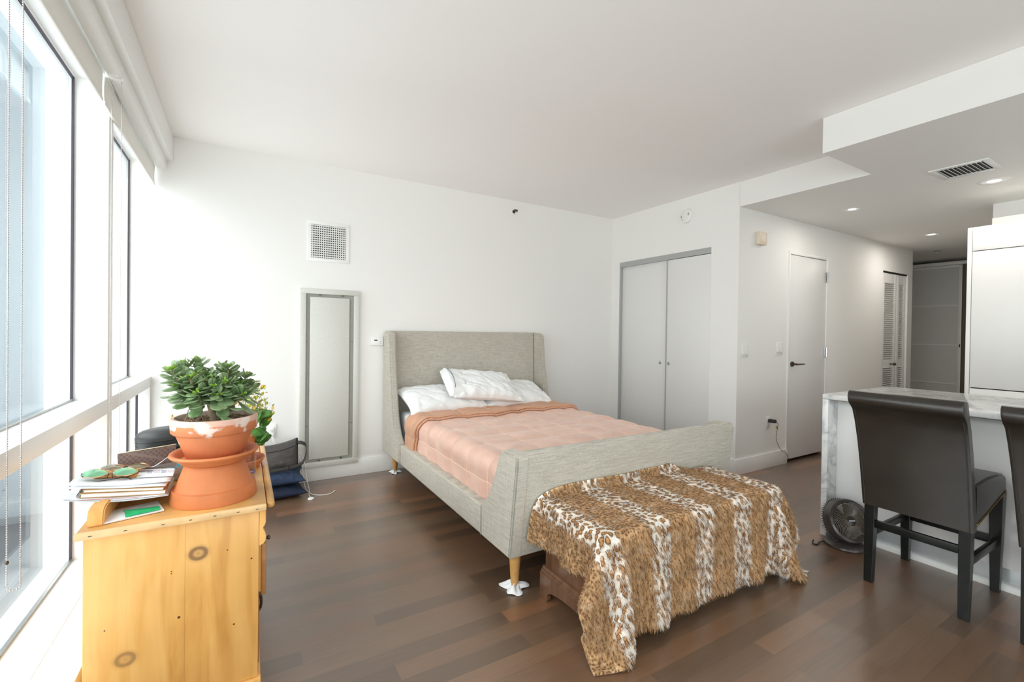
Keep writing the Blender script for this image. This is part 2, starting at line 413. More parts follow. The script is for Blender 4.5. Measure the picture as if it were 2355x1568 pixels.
def leopard(attr=None):
    m, nt, b = newmat('leopard_fur' if not attr else 'leopard_fur_strand')
    if attr: at = N(nt, 'ShaderNodeAttribute'); at.attribute_name = attr; uvo = at.outputs['Vector']
    else: uvn = N(nt, 'ShaderNodeUVMap'); uvn.uv_map = 'UVMap'; uvo = uvn.outputs[0]
    sx = N(nt, 'ShaderNodeSeparateXYZ'); L(nt, uvo, sx.inputs[0])
    nz = N(nt, 'ShaderNodeTexNoise'); nz.inputs['Scale'].default_value = 14; nz.inputs['Detail'].default_value = 3; L(nt, uvo, nz.inputs['Vector'])
    xx = math_(nt, 'MULTIPLY_ADD', nz.outputs['Fac'], .055, sx.outputs['X'])
    band = math_(nt, 'COSINE', math_(nt, 'MULTIPLY', math_(nt, 'SUBTRACT', xx, .236), 2*PI/.295))
    bandf = ramp(nt, band, [(.0,(0,0,0)),(.34,(1,1,1))])     # 1 in the white bands
    # distort the cells
    add = N(nt, 'ShaderNodeVectorMath', operation='MULTIPLY_ADD'); L(nt, nz.outputs['Color'], add.inputs[0]); add.inputs[1].default_value = (.03,.03,0); L(nt, uvo, add.inputs[2])
    vo = N(nt, 'ShaderNodeTexVoronoi', voronoi_dimensions='2D'); vo.inputs['Scale'].default_value = 40; vo.inputs['Randomness'].default_value = .8; L(nt, add.outputs[0], vo.inputs['Vector'])
    ros = ramp(nt, vo.outputs['Distance'], [(.0,(.55,.29,.10)),(.20,(.50,.25,.09)),(.29,(.13,.06,.025)),(.37,(.15,.075,.035)),(.45,(.78,.73,.66)),(1,(.88,.85,.82))])
    vs = N(nt, 'ShaderNodeTexVoronoi', voronoi_dimensions='2D'); vs.inputs['Scale'].default_value = 70; vs.inputs['Randomness'].default_value = .85; L(nt, add.outputs[0], vs.inputs['Vector'])
    tan = ramp(nt, vs.outputs['Distance'], [(.0,(.12,.055,.022)),(.22,(.20,.10,.042)),(.34,(.43,.25,.115)),(.7,(.60,.40,.22))])
    col = mix(nt, bandf, tan, ros)
    col = mix(nt, 1.0, col, ramp(nt, nz.outputs['Fac'], [(.3,(.82,.82,.82)),(.7,(1.2,1.18,1.15))]), 'MULTIPLY')
    nt2 = N(nt, 'ShaderNodeTexNoise'); nt2.inputs['Scale'].default_value = 19; nt2.inputs['Detail'].default_value = 5; nt2.inputs['Roughness'].default_value = .7; L(nt, uvo, nt2.inputs['Vector'])
    col = mix(nt, math_(nt, 'MULTIPLY', ramp(nt, nt2.outputs['Fac'], [(.54,(0,0,0)),(.66,(1,1,1))]), .50), col, (.72,.58,.42))
    col = mix(nt, math_(nt, 'MULTIPLY', ramp(nt, nt2.outputs['Fac'], [(.36,(1,1,1)),(.46,(0,0,0))]), .40), col, (.20,.105,.045))
    L(nt, col, b.inputs['Base Color']); b.inputs['Roughness'].default_value = .8; b.inputs['Specular IOR Level'].default_value = .15
    b.inputs['Sheen Weight'].default_value = .15
    return m
M['fur'] = leopard(); M['furhair'] = leopard('fuv')
#PART2
# ------------------------------------------------------------------ room shell
XG, X0, D, XC, YH, H, HB = -.708, -.573, 4.149, 3.888, 2.501, 2.687, 2.461
YB0 = -2.8
struct(MB().box(-.573, 9.7, YB0, 5.4, -.12, 0).build('floor', M['floor'], smooth=False))
struct(MB().box(-.80, 9.7, YB0, 5.4, H, H+.15).build('ceiling', M['ceil'], smooth=False))
low = MB(); low.box(3.192, 9.7, YB0, 1.493, HB, H-.001); low.box(3.888, 9.7, 1.493, YH+.001, HB, H-.001); low.box(7.79, 9.7, YH, 5.4, HB, H-.001)
struct(low.build('ceiling', M['wall'], smooth=False))
struct(MB().box(-.80, 5.2, D, D+.12, 0, H).build('wall_far', M['wall'], smooth=False))
cl = MB(); cl.box(XC, XC+.10, YH, 2.785, 0, H).box(XC, XC+.10, 4.023, D, 0, H).box(XC, XC+.10, 2.785, 4.023, 2.138, H)
struct(cl.build('wall_closet', M['wall'], smooth=False))
hw = MB(); T = YH+.10
for a in ((XC+.10, 4.735, 0, HB), (4.735, 5.505, 2.128, HB), (5.505, 6.885, 0, HB), (6.885, 7.66, 2.125, HB), (7.66, 7.79, 0, HB)):
    hw.box(a[0], a[1], YH, T, a[2], a[3])
struct(hw.build('wall_hallway', M['wall'], smooth=False))
struct(MB().box(9.6, 9.7, 1.0, 5.4, 0, HB).build('wall_end', M['wall'], smooth=False))
struct(MB().box(7.79, 9.7, 3.6, 3.7, 0, HB).box(7.69,7.79,T,3.7,0,HB).build('wall_passage', M['wall'], smooth=False))
struct(MB().box(5.62, 9.6, 1.16, 1.26, 0, HB).box(5.62, 5.72, YB0, 1.16, 0, HB).build('wall_kitchen', M['wall'], smooth=False))
struct(MB().box(-.80,.10,YB0-.12,YB0,0,H).box(3.1,5.72,YB0-.12,YB0,0,H).box(.10,3.1,YB0-.12,YB0,0,.16).box(.10,3.1,YB0-.12,YB0,2.45,H).build('wall_back', M['wall'], smooth=False))
w = sthing('window_5', (1.6, YB0, .16))  # added back window, unseen, lets fill daylight in from behind the camera
MB().box(.10,3.1,YB0-.10,YB0-.092,.16,2.45).build('glass_pane', M['glass'], w, smooth=False)
MB().box(.10,.16,YB0-.12,YB0,.16,2.45).box(3.04,3.1,YB0-.12,YB0,.16,2.45).box(1.57,1.63,YB0-.12,YB0,.16,2.45).build('frame', M['frame'], w, smooth=False)

# window wall: ledge, header, posts
wl = MB()
wl.box(-.80, X0, YB0, D, -.12, .150, .003).box(-.80, X0, YB0, D, 2.475, H)
for a, b in ((2.93,3.02),(.86,.95),(-1.19,-1.10)):
    wl.box(-.722, X0, a, b, .15, 2.475, .003)
wl.box(-.80,-.722, 2.93,3.02,.15,2.475)
struct(wl.build('wall_left', M['frame'], angle=30))
lt = MB(); lt.box(-.722, X0-.0015, YB0, D, .150, .162, .002)
lt.box(X0+.0005, -.450, YB0, D-.0005, 0, .162, .002)
struct(lt.build('trim_1', M['frame'], angle=30))
bays = [(.95,2.93),(3.02,D),(-1.10,.86),(YB0,-1.19)]
for i, (a, b) in enumerate(bays):
    w = sthing('window_%d' % (i+1), (XG, a, .16))
    MB().box(-.722, X0, a, b, .855, .929, .003).build('sill_rail', M['frame'], w, angle=30)
    MB().box(-.716, -.708, a+.02, b-.01, .929, 2.468).build('glass_pane', M['glass'], w, smooth=False)
    MB().box(-.716, -.708, a+.02, b-.01, .162, .855).build('glass_pane', M['glass'], w, smooth=False)
    g = MB()
    for z0, z1 in ((.929,2.468),(.162,.855)):
        g.box(-.707,-.699, b-.013, b-.001, z0, z1).box(-.707,-.699, a+.001, a+.013, z0, z1).box(-.707,-.700, a, b, z1-.014, z1)
    g.build('gasket', M['gasket'], w, smooth=False)
    g = MB()
    for z0, z1 in ((.929,2.468),(.162,.855)):
        g.box(-.707,-.697, a+.012, b-.012, z0, z0+.010)
    g.build('glazing_bead', M['steel'], w, smooth=False)
# little return post where the lower glazing meets the far wall
struct(MB().box(-.640, X0-.001, D-.035, D-.0005, .163, .854, .002).build('trim_2', M['trim'], angle=30))
struct(MB().box(-.655, -.641, D-.03, D-.0005, .163, .854).build('dark_gap_post', M['gasket'], smooth=False))  # dark strip put in for the shaded gap beside the return post
# valance above the blinds
v = MB(); v.prism([(-.452,2.686),(-.452,2.502),(-.500,2.502),(-.500,2.515),(-.464,2.515),(-.464,2.686)], 'y', YB0, D-.001)
v.box(-.572,-.500, YB0, D-.001, 2.560, 2.572)
struct(v.build('trim_4', M['trim'], smooth=False))

# skirting
def skirt(name, x0, x1, y0, y1):
    struct(MB().box(x0, x1, y0, y1, 0, .145, .003).build(name, M['trim'], angle=30))
skirt('baseboard_far', -.4495, 3.888-.001, D-.015, D-.0005)
skirt('baseboard_closet', XC-.015, XC-.0005, YH, 2.785)
skirt('baseboard_hallway', XC-.015, 4.735, YH-.015, YH-.0005)
skirt('baseboard_passage', 5.545, 6.88, YH-.015, YH-.0005)

# closet: sliding doors in a grey track (recessed in the opening)
d = sthing('door_1', (XC, 3.66, 0)); 
MB().box(XC+.030, XC+.055, 3.300, 4.000, .012, 2.085, .002).build('door_leaf', M['door'], d, angle=30)
k = MB(); Mx = Matrix.Rotation(-PI/2, 4, 'Y')
k.lathe([(0,.006),(.006,.006),(.010,.001),(.0145,.0),(.0150,.005),(.0125,.008),(.009,.004)], (XC+.030,3.415,.975), 24, Mx)
k.build('finger_pull', M['steel'], d)
d = sthing('door_2', (XC, 3.05, 0))
MB().box(XC+.003, XC+.027, 2.787, 3.320, .012, 2.075, .002).build('door_leaf', M['door'], d, angle=30)
k = MB(); k.lathe([(0,.006),(.006,.006),(.010,.001),(.0145,.0),(.0150,.005),(.0125,.008),(.009,.004)], (XC+.003,3.277,.975), 24, Mx)
k.build('finger_pull', M['steel'], d)
MB().box(XC+.001, XC+.0029, 3.304, 3.3215, .012, 2.075).build('edge_strip', M['grey'], d, smooth=False)
tr = MB(); tr.box(XC-.001, XC+.09, 2.7855, 4.0225, 2.080, 2.1375).box(XC+.002, XC+.07, 4.000, 4.0225, 0, 2.08)
struct(tr.build('trim_5', M['grey'], smooth=False))
struct(MB().box(XC+.101, XC+.11, 2.6, 4.14, 0, 2.3).build('dark_backing_closet', M['black'], smooth=False))  # black sheet put in for the unlit closet behind the doors

# hallway door
d = sthing('door_3', (5.12, YH, 0))
dl_ = MB().box(4.757, 5.487, YH+.004, YH+.044, .030, 2.112, .002).build('door_leaf', M['door'], d, angle=30)
fr = MB(); fr.box(4.718, 4.738, YH-.012, YH+.06, 0, 2.150, .002).box(4.7385, 4.756, YH+.0005, YH+.06, 0, 2.150,.001).box(5.489, 5.507, YH-.004, YH+.06, 0, 2.150, .002).box(4.738, 5.507, YH-.002, YH+.06, 2.118, 2.150, .002)
fr.build('door_frame', M['trim'], d, angle=30)
for z in (1.88, 1.06, .22):
    hg = MB(); hg.cyl((5.488, YH-.012, z), (5.488, YH-.012, z+.105), .0075, n=14).box(5.462, 5.487, YH-.001, YH+.003, z, z+.105).box(5.489, 5.514, YH-.008, YH-.004, z, z+.105)
    hg.build('hinge', M['chrome'], d)
hd = MB(); hd.cyl((4.818,YH-.010,1.0),(4.818,YH+.004,1.0),.026,n=28).cyl((4.818,YH-.055,1.0),(4.818,YH-.010,1.0),.010,n=16)
hd.tube([(4.812,YH-.052,1.0),(4.85,YH-.056,1.0),(4.90,YH-.056,1.0),(4.955,YH-.052,.999)], .0085, 10, lambda t: .0095-.003*t)
hd.build('lever_handle', M['bronze'], dl_)
MB().box(4.7570,4.762, YH+.002,YH+.006,.955,1.015).build('latch_plate', M['chrome'], d, smooth=False)
struct(MB().box(4.72, 7.66, T-.03, T+.0, 0, .03).build('dark_gap_underdoor', M['black'], smooth=False))  # black strip put in for the shade under the doors
struct(MB().box(4.72, 5.52, T-.008, T+.012, 0, 2.13).box(6.87, 7.67, T-.008, T+.012, 0, 2.13).build('dark_backing_hall', M['black'], smooth=False))  # black sheets put in for the darkness behind the hall doors

# louvred bifold door
d = sthing('door_4', (7.27, YH, 0))
def leaf(x0, x1, yo):
    f = MB(); w = .065; y0, y1 = yo, yo+.028
    f.box(x0, x0+w, y0, y1, .02, 2.105,.002).box(x1-w, x1, y0, y1, .02, 2.105,.002)
    for z0, z1 in ((.02,.16),(.90,1.00),(1.985,2.105)): f.box(x0+w, x1-w, y0+.002, y1-.002, z0, z1)
    f.build('leaf_frame', M['trim'], d, angle=30)
    s = MB()
    for z0, z1 in ((.16,.90),(1.00,1.985)):
        z = z0+.014
        while z < z1-.01:
            Mt = Matrix.Translation(((x0+x1)/2, (y0+y1)/2, z)) @ Matrix.Rotation(math.radians(-40), 4, 'X')
            s.box(-(x1-x0)/2+w, (x1-x0)/2-w, -.0195, .0195, -.003, .003, M=Mt); z += .0265
    s.build('louvre_slats', M['trim'], d, smooth=False)
leaf(6.905, 7.33, YH+.012); leaf(7.345, 7.615, YH+.012)
MB().box(7.620, 7.658, YH-.006, YH+.05, 0, 2.12, .002).build('door_frame', M['trim'], d, angle=30)
k = MB(); k.cyl((7.175,YH-.020,.945),(7.175,YH+.012,.945),.008,n=12).sphere((7.175,YH-.032,.945),.020,n=14); k.build('knob', M['bronze'], d)
struct(MB().box(6.886, 7.659, YH+.004, YH+.05, 2.108, 2.1245).build('dark_gap_bifold', M['black'], smooth=False))  # black strip put in for the dark gap above the bifold leaves

# wardrobe with frosted sliding door at the end of the hall
w = thing('wardrobe', 'pale wardrobe with grey frosted panels at the end of the hallway', 'wardrobe', (8.95, 2.9, 0))
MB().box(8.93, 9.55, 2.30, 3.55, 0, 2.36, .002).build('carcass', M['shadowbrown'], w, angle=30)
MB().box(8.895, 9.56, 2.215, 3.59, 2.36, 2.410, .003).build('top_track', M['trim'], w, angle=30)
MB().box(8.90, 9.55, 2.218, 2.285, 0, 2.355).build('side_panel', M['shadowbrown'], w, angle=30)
f = MB(); f.box(8.902, 8.925, 2.292, 2.330, .02, 2.355,.002).box(8.902,8.925,2.330,3.55,2.325,2.355,.001)
for z in (1.765, 1.185, .62, .05): f.box(8.902, 8.925, 2.33, 3.55, z-.008, z+.008)
wf_ = f.build('sliding_door', M['trim'], w, angle=30)
MB().box(8.910, 8.9195, 2.33, 3.55, .05, 2.325).build('frosted_panel', M['frost'], wf_, smooth=False)
MB().box(8.895,8.902,2.300,2.312,1.16,1.20).build('pull', M['plasticb'], wf_, smooth=False)

# ------------------------------------------------------------------ tall kitchen cabinet
t = thing('tall_cabinet', 'tall glossy white kitchen cabinet behind the marble island', 'cabinet', (5.3, .8, 0))
MB().box(5.02, 5.615, .30, 1.262, 0, 2.172, .002).build('carcass', M['doorgloss'], t, angle=30)
MB().box(5.0, 5.018, 1.236, 1.262, .10, 2.172, .002).build('side_filler', M['doorgloss'], t, angle=30)
MB().box(5.0, 5.018, .30, 1.232, 1.984, 2.172, .002).build('top_door', M['doorgloss'], t, angle=30)
MB().box(5.0, 5.018, .30, 1.232, .897, 1.978, .002).build('middle_door', M['doorgloss'], t, angle=30)
MB().box(5.0, 5.018, .30, 1.232, .10, .889, .002).build('lower_door', M['doorgloss'], t, angle=30)
for g_ in ((5.018,5.0198,.31,1.23,.886,.900),(5.018,5.0198,.31,1.23,1.975,1.987)): MB().box(*g_).build('shadow_gap', M['black'], t, smooth=False)
struct(MB().box(5.33, 5.619, .30, 1.20, 2.176, 2.285, .002).build('trim_10', M['wall'], angle=30))

# ------------------------------------------------------------------ island
i = thing('kitchen_island', 'white kitchen island with grey veined marble top and waterfall end', 'kitchen island', (3.7, .6, 0))
MB().box(3.230, 4.20, -.9, 1.484, .884, .914, .002).build('worktop', M['marble'], i, angle=30)
MB().box(3.233, 4.198, 1.450, 1.484, 0, .8815, .002).build('waterfall_end', M['marble'], i, angle=30)
MB().box(3.26, 4.18, -.88, 1.45, .876, .8835).build('shadow_gap', M['panelgap'], i, smooth=False)
MB().box(3.56, 4.16, -.88, 1.449, .11, .876, .002).build('cabinet', M['doorgloss'], i, angle=30)
bp_ = MB(); bp_.box(3.352, 3.56, -.88, 1.449, .115, .876, .002); bp_.build('front_panel', M['lacquer'], i, angle=30)
kk = MB(); kk.box(3.372, 4.10, -.88, 1.449, 0, .114, .002); kk.build('toe_kick', M['kick'], i, angle=30)
kk = MB(); kk.prism([(3.345,0),(3.345,.020),(3.350,.030),(3.360,.035),(3.372,.036),(3.372,0)], 'y', -.88, 1.448); kk.build('shoe_moulding', M['trim'], i, angle=60)

# ------------------------------------------------------------------ ceiling and wall fittings
def downlight(x, y, r, lab, en=2.6):
    o = thing('ceiling_light', lab, 'ceiling light', (x, y, HB), 'recessed downlights in the lowered ceiling')
    MB().lathe([(r*.80,-.003),(r,-.004),(r+.008,-.0005)], (x,y,HB), 40).build('trim_ring', M['trim'], o, angle=80)
    MB().lathe([(r*.80,-.003),(r*.74,-.0015),(r*.47,-.001),(r*.46,-.0012)], (x,y,HB), 40).build('reflector', M['reflector'], o, angle=80)
    e = MB().lathe([(0,-.0035),(r*.40,-.0030),(r*.46,-.0006)], (x,y,HB), 32)
    e.build('lamp', M['lamp'], o)
    ld = bpy.data.lights.new('downlight_beam', 'AREA'); ld.shape = 'DISK'; ld.size = .12; ld.energy = en; ld.color = (1,.94,.86); ld.spread = math.radians(178)
    lo = bpy.data.objects.new('downlight_beam', ld); C.objects.link(lo); lo.location = (x, y, HB-.015); put(lo, o)
downlight(4.811, 1.992, .068, 'round recessed downlight nearest the white hallway door')
downlight(4.796, 1.074, .085, 'round recessed downlight beside the ceiling air vent')
downlight(6.705, 1.992, .080, 'round recessed downlight deepest in the hallway', 4.5)

v = thing('ceiling_vent', 'white rectangular air vent with angled blades in the lowered ceiling', 'air vent', (4.3, 1.107, HB))
f = MB(); x0,x1,y0,y1 = 4.145,4.455,.955,1.258
zb = HB-.008
for a in ((x0,x1,y0,y0+.035),(x0,x1,y1-.035,y1),(x0,x0+.035,y0+.035,y1-.035),(x1-.035,x1,y0+.035,y1-.035)): f.box(*a, zb, HB-.0002, .002)
f.build('frame', M['trim'], v, angle=30)
MB().box(x0+.03,x1-.03,y0+.03,y1-.03,HB-.0015,HB-.0003).build('backing', M['black'], v, smooth=False)
f = MB(); n = 10
for q in range(n):
    yy = y0+.035+(q+.5)*(y1-y0-.07)/n
    f.box(-.12,.12,-.001,.001,-.0052,.0052, M=Matrix.Translation((4.30,yy,HB-.0065)) @ Matrix.Rotation(math.radians(-30),4,'X'))
f.build('blades', M['trim'], v, smooth=False)

def sprinkler_c(x, y):
    o = thing('sprinkler', 'small pendant sprinkler head on the ceiling before the wardrobe', 'sprinkler', (x,y,HB))
    m = MB(); m.lathe([(0,-.010),(.030,-.008),(.042,-.001)], (x,y,HB), 28); m.build('escutcheon', M['chrome'], o)
    m = MB(); m.cyl((x,y,HB-.045),(x,y,HB-.008),.007,n=10).cyl((x,y,HB-.052),(x,y,HB-.048),.018,n=16).box(x-.012,x-.009,y-.002,y+.002,HB-.05,HB-.01).box(x+.009,x+.012,y-.002,y+.002,HB-.05,HB-.01); m.build('head', M['chrome'], o)
sprinkler_c(8.02, 2.32)
o = thing('wall_sprinkler', 'small round sprinkler head high on the wall above the bed', 'sprinkler', (2.465, D, 2.568))
My = Matrix.Rotation(PI/2, 4, 'X')
m = MB(); m.lathe([(.018,.008),(.030,.006),(.034,.0005)], (2.465,D,2.568), 28, My); m.build('escutcheon', M['plasticw'], o)
m = MB(); m.cyl((2.465,D-.05,2.568),(2.465,D-.001,2.568),.008,n=12).box(2.445,2.485,D-.054,D-.050,2.560,2.582).cyl((2.465,D-.003,2.568),(2.465,D-.001,2.568),.020,n=20); m.build('head', M['bronze'], o)

o = thing('smoke_detector', 'round white smoke detector above the closet doors', 'smoke detector', (XC, 3.067, 2.495))
m = MB(); m.lathe([(0,.034),(.055,.033),(.068,.026),(.073,.012),(.073,.0)], (XC,3.067,2.495), 40, Mx); m.build('body', M['plasticw'], o)
for g_ in ((XC-.0350,XC-.030,3.022,3.037,2.492,2.518),(XC-.0335,XC-.030,3.108,3.121,2.478,2.500)): MB().box(*g_).build('slot', M['panelgap'], o, smooth=False)
m = MB(); m.box(XC-.0345,XC-.030,3.092,3.110,2.452,2.466); m.build('test_button', M['panel'], o, smooth=False)

# wall vent grille
g = thing('wall_vent', 'square white air grille high on the wall left of the bed', 'air vent', (.626, D, 2.03))
x0,x1,z0,z1 = .458,.794,1.864,2.205
f = MB(); b = .030
for a in ((x0,x1,z0,z0+b),(x0,x1,z1-b,z1),(x0,x0+b,z0+b,z1-b),(x1-b,x1,z0+b,z1-b)): f.box(a[0],a[1],D-.008,D-.0003,a[2],a[3],.002)
f.build('frame', M['trim'], g, angle=30)
MB().box(x0+.02,x1-.02,D-.0030,D-.0008,z0+.02,z1-.02).build('backing', M['black'], g, smooth=False)
f = MB(); n = 15
for q in range(n):
    zz = z0+b+(q+.5)*(z1-z0-2*b)/n
    f.box(x0+b,x1-b,-.004,.004,-.0030,.0030, M=Matrix.Translation((0,D-.012,zz)) @ Matrix.Rotation(math.radians(-25),4,'X'))
for q in range(16):
    xx = x0+b+(q+.5)*(x1-x0-2*b)/16
    f.box(xx-.0030,xx+.0030,D-.010,D-.004,z0+b,z1-b)
f.build('blades', M['trim'], g, smooth=False)

# wall access panel
g = thing('access_panel', 'tall grey metal access panel with a raised door on the far wall', 'access panel', (.64, D, .124))
x0,x1,z0,z1 = .404,.878,.118,1.630
f = MB(); b = .045
for a in ((x0,x1,z0,z0+b),(x0,x1,z1-b,z1),(x0,x0+b,z0+b,z1-b),(x1-b,x1,z0+b,z1-b)): f.box(a[0],a[1],D-.034,D-.0003,a[2],a[3],.003)
f.build('frame', M['panel'], g, angle=30)
MB().box(x0+.04,x1-.04,D-.010,D-.0008,z0+.04,z1-.04).build('recess', M['panelgap'], g, smooth=False)
MB().box(x0+.075,x1-.082,D-.032,D-.024,z0+.072,z1-.072,.002).box(x0+.10,x1-.11,D-.024,D-.010,z0+.1,z1-.1).build('door', M['panel'], g, angle=30)
for xx,zz in ((.56,z0+.052),(.74,z0+.052),(.56,z1-.052),(.74,z1-.052)): MB().box(xx-.008,xx+.008,D-.020,D-.010,zz-.004,zz+.004).build('clip', M['bronze'], g, smooth=False)
for zz in (.47,1.18):
    for a_,b_ in ((x0+.045,x0+.062),(x1-.062,x1-.045)): MB().box(a_,b_,D-.013,D-.010,zz-.002,zz+.002).build('clip', M['bronze'], g, smooth=False)

# thermostat
g = thing('thermostat', 'white wall thermostat beside the left edge of the headboard', 'thermostat', (1.05, D, 1.18))
MB().box(.985,1.097,D-.026,D-.0003,1.150,1.222,.004).build('body', M['plasticw'], g, angle=40)
MB().box(1.012,1.040,D-.0275,D-.0255,1.190,1.203).build('display', M['lcd'], g, smooth=False)
for g_ in ((1.062,1.070,D-.0272,D-.0255,1.180,1.184),(1.066,1.071,D-.0272,D-.0255,1.168,1.173)): MB().box(*g_).build('button', M['grey'], g, smooth=False)

# switches and outlets
def plate_y(o, x0, x1, z0, z1, y=YH):
    MB().box(x0,x1,y-.007,y-.0003,z0,z1,.002).build('cover_plate', M['plasticw'], o, angle=40)
def switch(lab, xc, zc, n=2):
    o = thing('light_switch', lab, 'light switch', (xc, YH, zc), 'light switches in the hallway')
    plate_y(o, xc-.058*n/2-.006*(n==1), xc+.058*n/2, zc-.060, zc+.060)
    for q in range(n):
        cx = xc-.023*(n-1)+.046*q
        sr_ = MB().box(cx-.016,cx+.016,YH-.010,YH-.006,zc-.034,zc+.034,.001).build('surround', M['plasticw'], o, angle=40)
        m = MB(); m.prism([(YH-.018,zc-.030),(YH-.010,zc+.030),(YH-.006,zc+.030),(YH-.006,zc-.030)],'x',cx-.013,cx+.013); m.build('rocker', M['plasticw'], sr_, smooth=False)
switch('double rocker light switch right at the white wall corner', 3.992, 1.142)
switch('double rocker light switch just left of the hallway door', 4.568, 1.158)
o = thing('wall_speaker', 'small square cream chime box high on the hallway wall', 'speaker', (4.19, YH, 2.2))
MB().box(4.135,4.262,YH-.045,YH-.0003,2.143,2.262,.006).build('body', M['plasticc'], o, angle=40)
MB().lathe([(0,.004),(.036,.004),(.040,.0)], (4.20,YH-.045,2.2), 30, My).build('speaker_ring', M['plasticc'], o)

def outlet_faces(o, xc, zc, y):
    MB().box(xc-.036,xc+.036,y-.006,y-.0003,zc-.058,zc+.058,.002).build('cover_plate', M['plasticw'], o, angle=40)
    for s in (-1,1):
        sk_ = MB().box(xc-.017,xc+.017,y-.009,y-.005,zc+s*.021-.014,zc+s*.021+.014,.003).build('socket', M['plasticw'], o, angle=40)
        m = MB()
        for dx in (-.006,.006): m.box(xc+dx-.001,xc+dx+.001,y-.0095,y-.0088,zc+s*.021-.003,zc+s*.021+.006)
        m.build('slots', M['plasticb'], sk_, smooth=False)
o = thing('outlet', 'white wall outlet with a black adapter plugged in by the hallway door', 'outlet', (4.40, YH, .44)); outlet_faces(o, 4.402, .440, YH)
o = thing('power_adapter', 'black plug adapter with thin cord in the hallway outlet', 'power adapter', (4.40, YH-.03, .46))
MB().box(4.385,4.425,YH-.075,YH-.010,.445,.478,.005).build('body', M['plasticb'], o, angle=40)
pts = [(4.405,YH-.075,.462),(4.43,YH-.083,.44),(4.45,YH-.07,.40),(4.475,YH-.05,.355),(4.50,YH-.03,.28),(4.55,YH-.022,.21),(4.61,YH-.022,.15),(4.68,YH-.024,.12),(4.735,YH-.024,.06),(4.742,YH-.024,.012)]
def smooth_pts(pts, n=8):
    out = []; P = [Vector(p) for p in pts]
    for i in range(len(P)-1):
        p0=P[max(i-1,0)];p1=P[i];p2=P[i+1];p3=P[min(i+2,len(P)-1)]
        for k in range(n):
            t=k/n
            out.append(.5*((2*p1)+(-p0+p2)*t+(2*p0-5*p1+4*p2-p3)*t*t+(-p0+3*p1-3*p2+p3)*t**3))
    out.append(P[-1]); return out
MB().tube(smooth_pts(pts), .0022, 6).build('cord', M['wirebk'], o)
m = MB(); m.box(-.022,.022,-.001,.001,-.010,.010, M=Matrix.Translation((4.452,YH-.062,.395)) @ Matrix.Rotation(.8,4,'Y')); m.build('cord_tag', M['kraft'], o, smooth=False)
o = thing('outlet', 'white wall outlet with white plugs left of the access panel', 'outlet', (.204, D, .455)); outlet_faces(o, .204, .455, D)
o = thing('charging_cable', 'white charging cables running from the outlet down onto the floor', 'cable', (.2, D-.03, .45))
for zz in (.472,.434):
    MB().box(.188,.220,D-.040,D-.010,zz-.013,zz+.013,.004).build('plug', M['plasticw'], o, angle=40)
c1 = [(.204,D-.035,.425),(.21,D-.045,.38),(.235,D-.05,.355),(.27,D-.055,.345),(.33,D-.06,.33),(.39,D-.06,.27),(.425,D-.065,.17),(.433,D-.09,.06),(.44,D-.20,.006),(.452,3.86,.004),(.47,3.80,.004),(.51,3.755,.004),(.56,3.74,.004),(.60,3.752,.004),(.63,3.785,.005)]
c2 = [(.21,D-.035,.42),(.222,D-.05,.37),(.25,D-.055,.35),(.29,D-.058,.34),(.35,D-.065,.325),(.41,D-.06,.27),(.447,D-.07,.17),(.458,D-.10,.06),(.462,D-.22,.006),(.455,3.86,.006),(.447,3.80,.005),(.448,3.745,.006),(.452,3.715,.008)]
MB().tube(smooth_pts(c1), .0030, 7).build('cord', M['cable'], o)
MB().tube(smooth_pts(c2), .0030, 7).build('cord', M['cable'], o)
MB().lathe([(0,0),(.020,0),(.023,.004),(.020,.010),(0,.011)], (.449,3.70,.0005), 24).build('magnetic_puck', M['plasticw'], o)
MB().cyl((.626,3.780,.005),(.636,3.792,.006),.0042,n=10).build('plug_tip', M['plasticw'], o)

